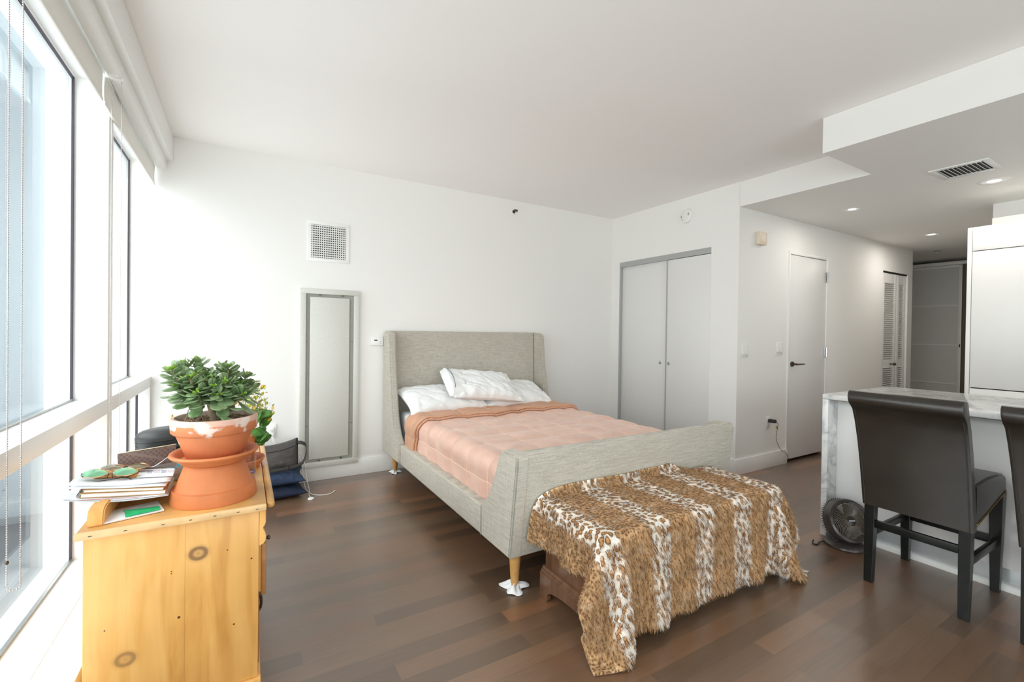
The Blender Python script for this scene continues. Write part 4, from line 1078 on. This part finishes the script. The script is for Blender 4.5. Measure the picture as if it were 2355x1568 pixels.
fbuild(m, 'rear_grille', M['fanplastic'])
MB().tube([(FX+.02,FY+.03,.03),(FX+.03,FY+.06,.08),(FX+.02,FY+.045,.13)], .012, 10).build('neck', M['fanplastic'], fan)
MB().tube(smooth_pts([(FX-.06,FY+.07,.015),(FX-.11,FY+.09,.006),(FX-.15,FY+.085,.004),(FX-.16,FY+.105,.006),(FX-.13,FY+.115,.015)]), .004, 6).build('cord', M['wirebk'], fan)
#PART4
# ------------------------------------------------------------------ pine dresser
dr = thing('dresser', 'honey pine dresser with knotty side under the window', 'dresser', (-.17, 2.23, 0))
MB().box(-.400,.052,1.771,2.700,.086,.664,.003).build('body', M['pine'], dr, angle=30)
m = MB(); m.box(-.414,.0735,1.766,2.715,.665,.683,.003); m.build('top_board', M['pinetop'], dr, angle=30)
m = MB(); m.box(-.416,.0735,1.752,1.7655,.662,.6845,.004); m.build('top_edge', M['pineedge'], dr, angle=30)
m = MB(); m.box(.0748,.100,1.776,2.716,.660,.6835,.009,3); m.build('front_strip', M['pinetop'], dr, angle=40)
m = MB(); m.prism([(1.796,.6835),(1.800,.716),(1.812,.730),(1.835,.736),(2.70,.736),(2.70,.6835)], 'x', -.398,-.358,.004); m.build('gallery_rail', M['pine'], dr, angle=50)
br = [(.0525,.6595),(.0725,.6595),(.0725,.617),(.069,.606),(.0635,.598),(.066,.590),(.071,.580),(.0735,.566),(.0715,.552),(.065,.542),(.0525,.537)]
for a,b in ((1.7715,1.793),(2.678,2.70)): MB().prism(br,'y',a,b,.001).build('bracket', M['pine'], dr, angle=40)
MB().box(-.401,.061,1.7615,2.708,0,.085,.004).build('plinth', M['pine'], dr, angle=30)
MB().box(.0525,.0600,1.80,2.67,.366,.530).build('drawer_box', M['pine'], dr, smooth=False)
d1 = MB().box(.0602,.0755,1.795,2.675,.352,.533,.003).build('drawer_front', M['pinedark'], dr, angle=30)
for y in (1.93, 2.53): MB().cyl((.0755,y,.497),(.086,y,.497),.004,n=12).sphere((.088,y,.497),.0085,(.8,1,1),12).build('knob', M['bronze'], d1)
d2 = MB().box(.0525,.0555,1.80,2.67,.115,.340,.001).build('drawer_front', M['pinedark'], dr, angle=30)
MB().tube([(.056,1.90,.31),(.063,1.895,.30),(.065,1.90,.27),(.062,1.905,.25),(.056,1.90,.245)],.005,8).build('pull', M['bronze'], d2)
m = MB()
for x in (-.38,-.30,-.21,-.14,-.075,-.01,.045): m.box(x-.004,x+.004,1.7513,1.7522,.6715,.6738)
m.build('nail_marks', M['bronze'], dr, smooth=False)

# ------------------------------------------------------------------ pots
PX, PY = -.083, 1.925
o = MB().lathe([(0,.8135),(.084,.8135),(.089,.810),(.093,.800),(.1175,.7295),(.1262,.7275),(.1315,.686),(.131,.6835),(.122,.6835),(.110,.73),(.085,.795),(0,.797)],(PX,PY,0),72).build('terracotta_pot', M['terra'], angle=45)
tag(o, 'clean terracotta pot standing upside down on the dresser', 'pot')
o = MB().lathe([(0,.8145),(.098,.8145),(.104,.818),(.119,.834),(.130,.838),(.1355,.845),(.1330,.851),(.126,.851),(.117,.844),(.103,.8275),(0,.8265)],(PX,PY,0),72).build('plant_saucer', M['terra'], angle=45)
tag(o, 'terracotta saucer between the upturned pot and the jade plant pot', 'saucer')
jp = thing('potted_jade_plant', 'bushy green jade plant in a lime stained terracotta pot', 'potted plant', (PX, PY, .828))
MB().lathe([(0,.828),(.080,.828),(.085,.832),(.117,.918),(.1235,.920),(.130,.926),(.1325,.970),(.129,.974),(.120,.974),(.116,.968),(.113,.93),(0,.92)],(PX,PY,0),72).build('pot', M['terra2'], jp, angle=45)
def soil(u,w):
    a = 2*PI*u; r = .1165*w; return Vector((PX+r*math.cos(a), PY+r*math.sin(a), .951+.006*noise.noise(Vector((r*60*math.cos(a),r*60*math.sin(a),0)))+.004*w))
m = MB(); m.grid(soil, 60, 20)
rs = random.Random(5)
for k in range(260):
    a = rs.random()*2*PI; r = .112*math.sqrt(rs.random()); s_ = .002+.003*rs.random()
    m.box(-s_*1.8,s_*1.8,-s_,s_,-s_*.5,s_*.5, M=Matrix.Translation((PX+r*math.cos(a),PY+r*math.sin(a),.957)) @ Matrix.Rotation(rs.random()*3,4,'Z') @ Matrix.Rotation(rs.random()*.8,4,'X'))
m.build('soil', M['soil'], jp, weld=.00001)
LV = []
def leafgeo():
    V=[];F=[]; nu,nv=9,8
    for i in range(nu+1):
        t=i/nu; w=.06+.94*(math.sin(PI*min(1,t**1.9))**.55 if 0<t<1 else 0)
        for j in range(nv):
            a=2*PI*j/nv; V.append((t, math.cos(a)*.30*w, math.sin(a)*.055*w+.14*t*t-.05*math.cos(a)**2*w*0))
    for i in range(nu):
        for j in range(nv): F.append((i*nv+j,(i+1)*nv+j,(i+1)*nv+(j+1)%nv,i*nv+(j+1)%nv))
    F.append(tuple(range(nv))[::-1]); F.append(tuple(nu*nv+j for j in range(nv)))
    return V,F
LG = leafgeo()
class Leaves:
    def __init__(s): s.V=[]; s.F=[]
    def add(s, p, d, up, size, width=1.0):
        d=d.normalized(); side=d.cross(up); 
        if side.length<.05: side=d.cross(Vector((1,0,.1)))
        side.normalize(); u=side.cross(d)
        o0=len(s.V)
        for v in LG[0]: s.V.append(p+d*(v[0]*size)+side*(v[1]*size*width)+u*(v[2]*size))
        s.F += [tuple(i+o0 for i in f) for f in LG[1]]
    def build(s, name, mat, parent):
        me=bpy.data.meshes.new(name); me.from_pydata([tuple(v) for v in s.V],[],s.F); me.materials.append(mat)
        for p in me.polygons: p.use_smooth=True
        o=bpy.data.objects.new(name,me); C.objects.link(o); put(o,parent); return o
big, young, stems = Leaves(), Leaves(), MB()
def wp(px, py, y):
    k = y/1.98; return Vector(((-.239+(px-376)*.001333)*k, y, 1.2845-(1.2845-(1.134-(py-852)*.00172))*k))
base = Vector((PX-.002, PY-.005, .945))
fork1 = wp(478, 925, 1.93); fork2 = wp(508, 930, 1.95)
stems.tube(smooth_pts([base, base+Vector((-.002,0,.02)), fork1],5), .012, 10, lambda t: .015-.005*t)
stems.tube(smooth_pts([base+Vector((.004,0,.01)), fork2, wp(520,915,1.95)],5), .009, 10, lambda t: .011-.004*t)
tips = [(392,850,1.86,0),(418,838,1.96,0),(447,834,1.99,0),(404,884,1.88,0),(430,868,1.84,0),(462,862,1.92,0),(448,900,1.83,0),(478,872,1.90,0),(486,888,1.84,0),(505,846,1.99,1),(520,848,1.94,1),(513,880,1.86,1),(528,866,2.02,1),(545,888,1.92,1),(566,866,1.97,1),(582,892,1.99,1),(556,906,1.87,1),(500,906,1.85,1),(468,910,2.0,0),(436,886,2.0,0),(532,896,2.04,1)]
for (px,py,y,side_) in tips:
    tip = wp(px,py,y); st0 = fork1 if side_==0 else wp(516,918,1.95)
    midp = st0.lerp(tip,.55)+Vector((0,0,-.012))+Vector(((tip.x-st0.x)*.15,0,0))
    pts = smooth_pts([st0, midp, tip.lerp(midp,.35)+Vector((0,0,.004)), tip], 6)
    stems.tube(pts, .004, 7, lambda t: .0048-.0032*t)
    Ltot=(tip-st0).length; nn = max(4,int(Ltot/.0145)); a0=rs.random()*3
    for k in range(nn):
        t = .22+.78*(k+.5)/nn; p = pts[min(len(pts)-1,int(t*(len(pts)-1)))]
        d = (pts[-1]-pts[-4]).normalized(); ax = d.cross(Vector((1,0,.2))).normalized(); ax2=d.cross(ax)
        a = a0+k*PI/2+rs.uniform(-.25,.25); sz = .080*(1-t)**.8+.014+rs.uniform(-.004,.006)
        for s2 in (0,PI):
            rad = ax*math.cos(a+s2)+ax2*math.sin(a+s2)
            dirn = rad+d*(.25+.75*t**3)+Vector((0,0,.10-.25*(1-t)))
            (young if t>.86 else big).add(p, dirn, Vector((0,0,1)), sz, 1.05)
    young.add(tip, (pts[-1]-pts[-3]), Vector((1,0,0)), .012); 
    for s2 in (-1,1): young.add(tip, (pts[-1]-pts[-3]).normalized()+Vector((s2*.6,0,0)), Vector((0,1,0)), .015)
for px,py,y,sx_ in ((470,925,1.83,-1),(455,915,1.82,-1),(500,952,1.84,.6),(520,935,1.86,1),(485,960,1.85,.4),(440,915,1.84,-1)):
    big.add(wp(px,py,y), Vector((sx_,-.5,-.35)), Vector((0,0,1)), .052, 1.3)
stems.tube(smooth_pts([base+Vector((-.03,-.01,.008)), wp(450,935,1.9), wp(432,934,1.88), wp(424,955,1.86), wp(413,968,1.84)],6), .0012, 5)
stems.build('trunk', M['bark'], jp); big.build('leaves', M['jade'], jp); o=young.build('young_leaves', M['jadeyoung'], jp); o['label']='bright lime young leaf tips'

kp = thing('potted_kalanchoe', 'yellow and orange flowering potted plant behind the jade plant', 'potted plant', (-.02, 2.30, .69))
KX, KY = -.022, 2.30
MB().lathe([(0,.6985),(.058,.6985),(.062,.702),(.080,.785),(.086,.788),(.089,.825),(.083,.828),(.078,.80),(0,.80)],(KX,KY,0),48).build('pot', M['terra'], kp, angle=45)
o = MB().lathe([(0,.6838),(.090,.6838),(.100,.700),(.111,.716),(.108,.720),(.098,.712),(.085,.6945),(0,.6945)],(KX-.0,KY,0),60).build('plant_saucer', M['terra'], angle=45)
tag(o, 'terracotta saucer on the dresser behind the big stacked pots', 'saucer')
kl, kb, kc, ks = Leaves(), Leaves(), Leaves(), MB()
def wk(px,py,y=2.30): 
    k=y/2.1; return Vector(((px-558)*.00152*k, y, 1.2845-(1.2845-(.99-(py-925)*.00186))*k))
kr = Vector((KX+.01,KY,.81))
for k in range(30):
    px,py = rs.choice([(585,960),(600,985),(596,965),(588,990),(575,950),(598,935),(565,945),(592,1000),(602,955)])
    p = wk(px+rs.uniform(-6,6),py+rs.uniform(-8,8),2.26+rs.random()*.07); kl.add(p,Vector((rs.uniform(-.2,1),-.5,rs.uniform(-1,.2))),Vector((0,-1,.6)),.040+rs.random()*.012,2.0)
for (px,py) in ((575,900),(600,905),(608,930),(612,950),(585,915),(560,920),(598,892),(570,930),(606,965),(540,915),(525,925),(600,1000),(592,925),(615,940),(578,935),(505,920)):
    c = wk(px-3,py,2.28); ks.tube(smooth_pts([kr,kr.lerp(c,.6)+Vector((0,0,.01)),c],5), .0013, 5)
    for q in range(18):
        off = Vector((rs.gauss(0,.010),rs.gauss(0,.008),rs.gauss(0,.008))); (kb if q%3 else kc).add(c+off, off+Vector((0,0,.008)), Vector((1,0,0)), .014, 1.9)
ks.build('stems', M['bud'], kp); kl.build('leaves', M['kal'], kp); o=kb.build('buds', M['bud'], kp); o['kind']='stuff'; o=kc.build('flowers', M['bloom'], kp); o['kind']='stuff'

# ------------------------------------------------------------------ papers and small things on the dresser
SMt = Matrix.Translation((-.324, 2.005, .7225)) @ Matrix.Rotation(math.radians(6.5),4,'Y') @ Matrix.Rotation(math.radians(-1.5),4,'X')
def sheet(name, mat, lab, cat, x0,x1,y0,y1,z,th,rz=0,curl=0,group=None):
    m = MB(); R = Matrix.Rotation(rz,4,'Z')
    m.grid(lambda u,w: SMt @ R @ Vector((x0+(x1-x0)*u, y0+(y1-y0)*w, z+curl*((2*u-1)**2)*(1-w)+.0008*math.sin(u*9+w*5))), 14, 10)
    o = m.build(name, mat); s = o.modifiers.new('s','SOLIDIFY'); s.thickness = th; s.offset = -1
    if lab: tag(o, lab, cat, group)
    return o
G = 'papers piled on the dresser'
env = thing('envelope', 'white envelope with a green lining sticking out under the paper pile', 'envelope', (-.31,1.86,.69))
EM = Matrix.Translation((-.305,1.875,.6865)) @ Matrix.Rotation(.28,4,'Z')
MB().box(-.075,.075,-.055,.055,-.002,.003,.001, M=EM).build('sleeve', M['paper'], env, angle=30)
m = MB(); m.grid(lambda u,w: EM @ Vector((-.022+.088*u,-.052+.060*w*(1-.35*u),.0045+.012*math.sin(PI*w)*(1-.5*u))),10,6); m.build('foil_lining', M['green'], env)
sheet('paper_sheet', M['paperg'], 'wide grey sheet lowest in the paper pile', 'paper', -.150,.108,-.135,.13,.002,.0010,.03,.010,G)
sheet('paper_sheet', M['paper'], 'long white sheet sticking out left near the bottom of the pile', 'paper', -.158,.100,-.125,.12,.005,.0010,-.02,.008,G)
sheet('magazine', M['paper'], 'thin white magazine with a red line low in the pile', 'magazine', -.135,.103,-.122,.12,.009,.0030,.02,.002,G)
m = MB(); m.box(-.132,.100,-.1235,-.1228,.0075,.0085,M=SMt @ Matrix.Rotation(.02,4,'Z')); 
rl = m.build('red_line', M['red'], bpy.data.objects['magazine'], smooth=False)
def notebook(lab, z, th, rz, w=.225, d=.19, xo=0):
    o = thing('spiral_notebook', lab, 'notebook', tuple(SMt @ Vector((xo,0,z))), 'spiral notebooks in the pile')
    R = SMt @ Matrix.Rotation(rz,4,'Z')
    MB().box(-w/2+xo,w/2+xo,-d/2-.02,d/2-.02,z,z+th*.12,.0003,M=R).build('back_cover', M['kraft'], o, smooth=False)
    MB().box(-w/2+.003+xo,w/2-.002+xo,-d/2-.018,d/2-.022,z+th*.12,z+th*.86,.0003,M=R).build('pages', M['paper'], o, smooth=False)
    MB().box(-w/2+xo,w/2+xo,-d/2-.02,d/2-.02,z+th*.87,z+th,.0003,M=R).build('front_cover', M['kraft'], o, smooth=False)
    m = MB()
    for k in range(20):
        y = -d/2-.012+k*(d-.016)/19
        m.tube([R @ Vector((-w/2+xo-.001+.0075*math.cos(a), y+.001*a/6, z+th/2+th*.62*math.sin(a))) for a in [i*2*PI/10 for i in range(10)]], .0007, 4)
    m.build('spiral_binding', M['bronze'], o)
notebook('lower kraft spiral notebook in the paper pile', .0125,.014,.03,.215,.20,-.008)
notebook('upper kraft spiral notebook in the paper pile', .0275,.009,-.02,.205,.20,-.004)
sheet('magazine', M['paper'], 'white magazine just above the spiral notebooks', 'magazine', -.140,.104,-.118,.125,.042,.0035,-.03,.001,G)
sheet('paper_sheet', M['paper'], 'curled white sheet on top of the pile under the glasses', 'paper', -.152,.105,-.110,.13,.046,.0008,.04,.006,G)
# orange strip and card with printed columns
sheet('greeting_card', M['orange'], 'orange card lying under the sunglasses', 'card', -.105,.080,-.02,.085,.050,.0010,.05,0)
cd = thing('printed_card', 'white printed card with violet lines on top of the paper pile', 'card', tuple(SMt @ Vector((.062,.014,.052))))
R = SMt @ Matrix.Translation((.062,.014,.0525)) @ Matrix.Rotation(.05,4,'Z')
MB().box(-.055,.045,-.055,.055,-.0006,.0006,M=R).build('card', M['paper'], cd, smooth=False)
m = MB(); p_ = MB()
for c0 in (-.032,.008):
    for q in range(3):
        yy = .022-.013*q; m.box(c0,c0+.014,yy,yy+.004,.0007,.0010,M=R)
        for z_ in range(6): p_.box(c0+.018+z_*.0032,c0+.0198+z_*.0032,yy+.0005,yy+.0035,.0007,.0010,M=R)
m.build('violet_lines', M['purple'], cd, smooth=False); p_.build('pink_digits', M['pink'], cd, smooth=False)
tx = bpy.data.curves.new('heading','FONT'); tx.body = 'FOUGA'; tx.size = .0125; tx.extrude = .0001; tx.space_character = 1.15
to = bpy.data.objects.new('heading', tx); C.objects.link(to); bpy.context.view_layer.update()
me = bpy.data.meshes.new_from_object(to); bpy.data.objects.remove(to); me.transform(R @ Matrix.Translation((-.034,.034,.0009))); me.materials.append(M['purple'])
to = bpy.data.objects.new('heading', me); C.objects.link(to); put(to, cd)

def glasses(name, lab, T, rim, lens, r, wire=None):
    o = thing(name, lab, 'glasses', tuple(T.to_translation()))
    for s in (-1,1):
        c = s*(r+.008); 
        pts = [T @ Vector((c+r*1.08*math.cos(a), r*.92*math.sin(a)-.1*r*math.cos(a*2), .018+.003*math.cos(a))) for a in [i*2*PI/36 for i in range(37)]]
        rm_ = MB().tube(pts, .0013, 6).build('rim', rim, o)
        m = MB(); m.grid(lambda u,w: T @ Vector((c+r*1.06*w*math.cos(2*PI*u), r*.90*w*math.sin(2*PI*u)-.1*r*w*math.cos(4*PI*u), .019+.0025*(1-w*w))), 36, 6); m.build('lens', lens, rm_)
    MB().tube([T @ Vector(v) for v in ((-.009,r*.35,.018),(0,r*.5,.020),(.009,r*.35,.018))], .0013, 6).build('bridge', rim, o)
    for s in (-1,1):
        m = MB().tube([T @ Vector((s*.0045,-r*.1,.018)), T @ Vector((s*.006,-r*.25,.010)), T @ Vector((s*.007,-r*.3,.004))], .0012, 5); m.build('nose_pad', M['plasticb'], o)
        e = s*(2*r+.010)
        pts = [(e,r*.3,.018),(e*.98,r*.3-.01,.012),(e*.6,-.012*s,.006),(-e*.55,-.018-.01*s,.004),(-e*.8,-.028,.003)]
        if wire and s == 1: pts = wire
        MB().tube(smooth_pts([T @ Vector(p) for p in pts],5), .0012, 6).build('temple', M['steel'] if wire else M['plasticb'], o)
T1 = SMt @ Matrix.Translation((-.062,-.030,.050)) @ Matrix.Rotation(.18,4,'Z') @ Matrix.Rotation(math.radians(14),4,'X')
glasses('sunglasses', 'rose gold sunglasses with green mirrored lenses at the front of the pile', T1, M['gold'], M['lens'], .030)
T2 = SMt @ Matrix.Translation((-.035,.040,.052)) @ Matrix.Rotation(.14,4,'Z') @ Matrix.Rotation(math.radians(10),4,'X')
glasses('sunglasses', 'rose gold sunglasses with dark lenses and silver temples by the brown box', T2, M['gold'], M['lensd'], .027, [(.064,.010,.018),(.075,-.02,.022),(.105,-.015,.045),(.150,.02,.075),(.168,.035,.070),(.170,.04,.050)])

BMx = Matrix.Translation((-.300,2.128,.800)) @ Matrix.Rotation(math.radians(-4),4,'Y') @ Matrix.Rotation(.10,4,'Z') @ Matrix.Rotation(math.radians(-14),4,'X')
o = thing('eyewear_box', 'brown diamond patterned glasses box standing on the paper pile', 'box', (-.3,2.13,.79))
MB().box(-.0845,.0845,-.018,.018,-.032,.030,.002,M=BMx).build('box', M['boxpat'], o, angle=30)
MB().box(-.0855,.0855,-.019,.019,.0305,.0335,.001,M=BMx).build('lid_edge', M['lining'], o, angle=30)

CMx = Matrix.Translation((-.265,2.285,.838)) @ Matrix.Rotation(.12,4,'Z') @ Matrix.Rotation(math.radians(-3),4,'Y')
o = thing('glasses_case', 'black oval hard case on the papers left of the jade plant', 'case', (-.265,2.285,.8))
def sup(n_, a, b, prof):
    m = MB(); t = bmesh.new(); rings=[]
    for k,z in prof:
        rings.append([t.verts.new((a*k*abs(math.cos(q))**(2/n_)*(1 if math.cos(q)>0 else -1), b*k*abs(math.sin(q))**(2/n_)*(1 if math.sin(q)>0 else -1), z)) for q in [i*2*PI/56 for i in range(56)]])
    for A,B in zip(rings[:-1],rings[1:]):
        for i in range(56): t.faces.new((A[i],A[(i+1)%56],B[(i+1)%56],B[i]))
    t.faces.new(rings[0][::-1]); t.faces.new(rings[-1]); bmesh.ops.recalc_face_normals(t, faces=t.faces); m._add(t); return m
for nm, pr_ in (('lower_shell',[(.80,-.036),(.95,-.030),(1,-.020),(1,-.002)]),('upper_shell',[(1,.001),(1.0,.012),(.985,.020),(.93,.030),(.80,.037),(.55,.042),(.25,.044),(.05,.0445)])):
    m = sup(2.3,.098,.068,pr_); m.bm.transform(CMx); m.build(nm, M['case'], o)
m = MB()
for z in (-.016,-.009,-.0005,.008,.014): m.tube([CMx @ Vector((.0985*abs(math.cos(q))**(2/2.3)*(1 if math.cos(q)>0 else -1), .0685*abs(math.sin(q))**(2/2.3)*(1 if math.sin(q)>0 else -1), z)) for q in [i*2*PI/56 for i in range(57)]], .0007, 4)
m.build('ridges', M['plasticb'], o)

def flat(name, mat, lab, cat, x0,x1,y0,y1,z0,z1,rz=0,group=None):
    c = Matrix.Translation(((x0+x1)/2,(y0+y1)/2,0)) @ Matrix.Rotation(rz,4,'Z') @ Matrix.Translation((-(x0+x1)/2,-(y0+y1)/2,0))
    o = MB().box(x0,x1,y0,y1,z0,z1,.0008,M=c).build(name, mat, angle=30); tag(o, lab, cat, group); return o
G2 = 'books and papers behind the glasses box'
flat('book', M['paperg'], 'grey book at the bottom of the rear pile on the dresser', 'book', -.352,-.145,2.195,2.50,.6840,.712,.03,G2)
flat('book', M['paper'], 'thick white book in the middle of the rear pile on the dresser', 'book', -.350,-.150,2.190,2.49,.7125,.750,-.04,G2)
flat('paper_sheet', M['paper'], 'white papers right under the black oval case', 'paper', -.356,-.160,2.185,2.48,.7505,.797,.05,G2)
flat('leaflet', M['cyan'], 'bright cyan leaflet between the brown box and the big pot', 'leaflet', -.2125,-.185,2.10,2.14,.762,.804,.05)
flat('snack_packet', M['orange'], 'small orange wrapped packet on top of the cyan leaflet', 'packet', -.212,-.183,2.105,2.135,.8045,.822,.1)
o = MB().cyl((-.262,2.42,.7975),(-.272,2.50,.895),.006,n=10).build('wooden_stick', M['pineedge']); tag(o,'pale wooden stick poking up behind the black case','stick')
o = thing('tumbler', 'clear glass tumbler behind the upturned pot', 'glass', (.028,2.12,.684))
MB().lathe([(0,.6845),(.019,.6845),(.0225,.765),(.0212,.765),(.018,.692),(0,.691)],(.028,2.13,0),32).build('glass_body', M['clearglass'], o)
MB().lathe([(.0196,.697),(.0198,.702)],(.028,2.13,0),32).build('blue_band', M['purple'], o)

# ------------------------------------------------------------------ cushions and bag by the far wall
def cushion(z, lab, mat, rz, seed):
    m = pillow_mesh(.46,.40,.125,seed,.006,pinch=.13,power=2.2); o = m.build('cushion', mat, weld=.0004)
    o.matrix_basis = xf((.195,3.935,z),0,0,rz); tag(o, lab, 'cushion', 'navy cushions stacked on the floor')
cushion(.040,'lower navy cushion on the floor by the dresser', M['navy2'], .04, 11)
cushion(.139,'upper navy cushion under the grey messenger bag', M['navy'], -.03, 12)
o = thing('messenger_bag', 'grey nylon messenger bag lying on the navy cushions', 'bag', (.2,3.9,.2))
def bagf(side_):
    def f(u,w):
        x = .03+.345*u; zt = .385+.035*u**3-.012*math.sin(PI*u)+.0; z = .205+(zt-.205)*w
        y = 3.905 + side_*(.055*(math.sin(PI*min(max(u,.0),1))**.35)*(math.sin(PI*(.08+.84*w))**.5))
        y += .05*w + .006*noise.noise(Vector((u*4,w*3,side_)))+.004*noise.noise(Vector((u*11,w*9,side_)))
        return Vector((x,y,z))
    return f
m = MB(); m.grid(bagf(-1),30,20); m.grid(bagf(1),30,20,flip=True)
def bagend(i):
    def f(u,w): return bagf(-1)(i,w).lerp(bagf(1)(i,w),u)
    return f
m.grid(bagend(1),6,20); m.grid(bagend(0),6,20); m.grid(lambda u,w: bagf(-1)(u,1).lerp(bagf(1)(u,1),w)+Vector((0,0,.006*math.sin(PI*w))),30,6)
m.grid(lambda u,w: bagf(-1)(u,0).lerp(bagf(1)(u,0),w),30,6)
m.build('body', M['darkbag'], o, weld=.0006)
MB().tube([bagf(-1)(u/20,.80)+Vector((0,-.003,0)) for u in range(0,21)], .0025, 6).tube([bagf(-1)(1,w/10)+Vector((.001,0,0)) for w in range(11)], .005, 6).build('seam', M['strap'], o)
def ribbon(pts, wdt, axis):
    P = smooth_pts(pts, 8); m = MB()
    m.grid(lambda u,w: P[round(u*(len(P)-1))]+Vector(axis)*(w-.5)*wdt, len(P)-1, 2); return m
r_ = ribbon([(.372,3.87,.402),(.395,3.85,.404),(.425,3.84,.385),(.432,3.835,.34),(.418,3.83,.28),(.390,3.825,.243),(.33,3.822,.226),(.22,3.822,.218),(.13,3.825,.214)], .028, (0,.45,.9)).build('strap', M['strap'], o)
s = r_.modifiers.new('s','SOLIDIFY'); s.thickness = .003
MB().box(.285,.300,3.812,3.826,.205,.240,.002).box(.135,.150,3.812,3.826,.205,.236,.002).build('buckle', M['plasticb'], o, angle=30)
MB().tube([(.378,3.87,.37),(.383,3.865,.34),(.380,3.86,.31)], .004, 6).build('zip_pull', M['steel'], o)
# ------------------------------------------------------------------ camera, world, light
cam = bpy.data.cameras.new('camera'); co = bpy.data.objects.new('camera', cam); C.objects.link(co); SC.camera = co
f_, yaw, pitch, roll, cyo, hz = 1039.1418, .5365308591, -.0084021249, .0138155702, -11.2064, 1.2845
cam.sensor_width = 36; cam.sensor_fit = 'HORIZONTAL'; cam.lens = f_/2355*36; cam.shift_y = cyo/2355; cam.clip_start = .02
Fv = Vector((math.sin(yaw)*math.cos(pitch), math.cos(yaw)*math.cos(pitch), math.sin(pitch)))
Rv = Vector((math.cos(yaw), -math.sin(yaw), 0)); Uv = Rv.cross(Fv)
R2 = Rv*math.cos(roll)+Uv*math.sin(roll); U2 = -Rv*math.sin(roll)+Uv*math.cos(roll)
m3 = Matrix((R2, U2, -Fv)).transposed(); co.matrix_world = Matrix.Translation((0,0,hz)) @ m3.to_4x4()

w = bpy.data.worlds.new('World'); SC.world = w; w.use_nodes = True; nt = w.node_tree
bg = nt.nodes['Background']
tc = N(nt,'ShaderNodeTexCoord'); sx = N(nt,'ShaderNodeSeparateXYZ'); L(nt, tc.outputs['Generated'], sx.inputs[0])
L(nt, ramp(nt, sx.outputs['Z'], [(0,(.66,.65,.63)),(.5,(1.0,.965,.92)),(1,(.96,.95,.93))]), bg.inputs[0])
ng = math_(nt,'POWER', math_(nt,'MAXIMUM', math_(nt,'MULTIPLY', sx.outputs['Y'], -1.0), 0.0), 6.0)  # extra sky brightness behind the camera, added to feed the back window
L(nt, math_(nt,'MULTIPLY_ADD', ng, 1.8, 3.8), bg.inputs[1])
for a, b in bays:
    pd = bpy.data.lights.new('window_portal','AREA'); pd.shape = 'RECTANGLE'; pd.size = 2.31; pd.size_y = b-a; pd.cycles.is_portal = True
    po = bpy.data.objects.new('window_portal', pd); C.objects.link(po); po.location = (-.73,(a+b)/2,1.315)
    po.rotation_euler = (0, math.radians(-90), 0)
pd = bpy.data.lights.new('window_portal','AREA'); pd.shape = 'RECTANGLE'; pd.size = 3.0; pd.size_y = 2.3; pd.cycles.is_portal = True
po = bpy.data.objects.new('window_portal', pd); C.objects.link(po); po.location = (1.6,YB0-.13,1.3); po.rotation_euler = (math.radians(90),0,0)  # portal of the added back window
SC.view_settings.view_transform = 'Standard'; SC.view_settings.look = 'None'; SC.view_settings.gamma = 1
SC.view_settings.exposure = 0.56; SC.view_settings.use_curve_mapping = False
SC.cycles.max_bounces = 14; SC.cycles.diffuse_bounces = 9; SC.cycles.glossy_bounces = 4; SC.cycles.transparent_max_bounces = 12
SC.cycles.sample_clamp_indirect = 8; SC.cycles.caustics_reflective = False; SC.cycles.caustics_refractive = False
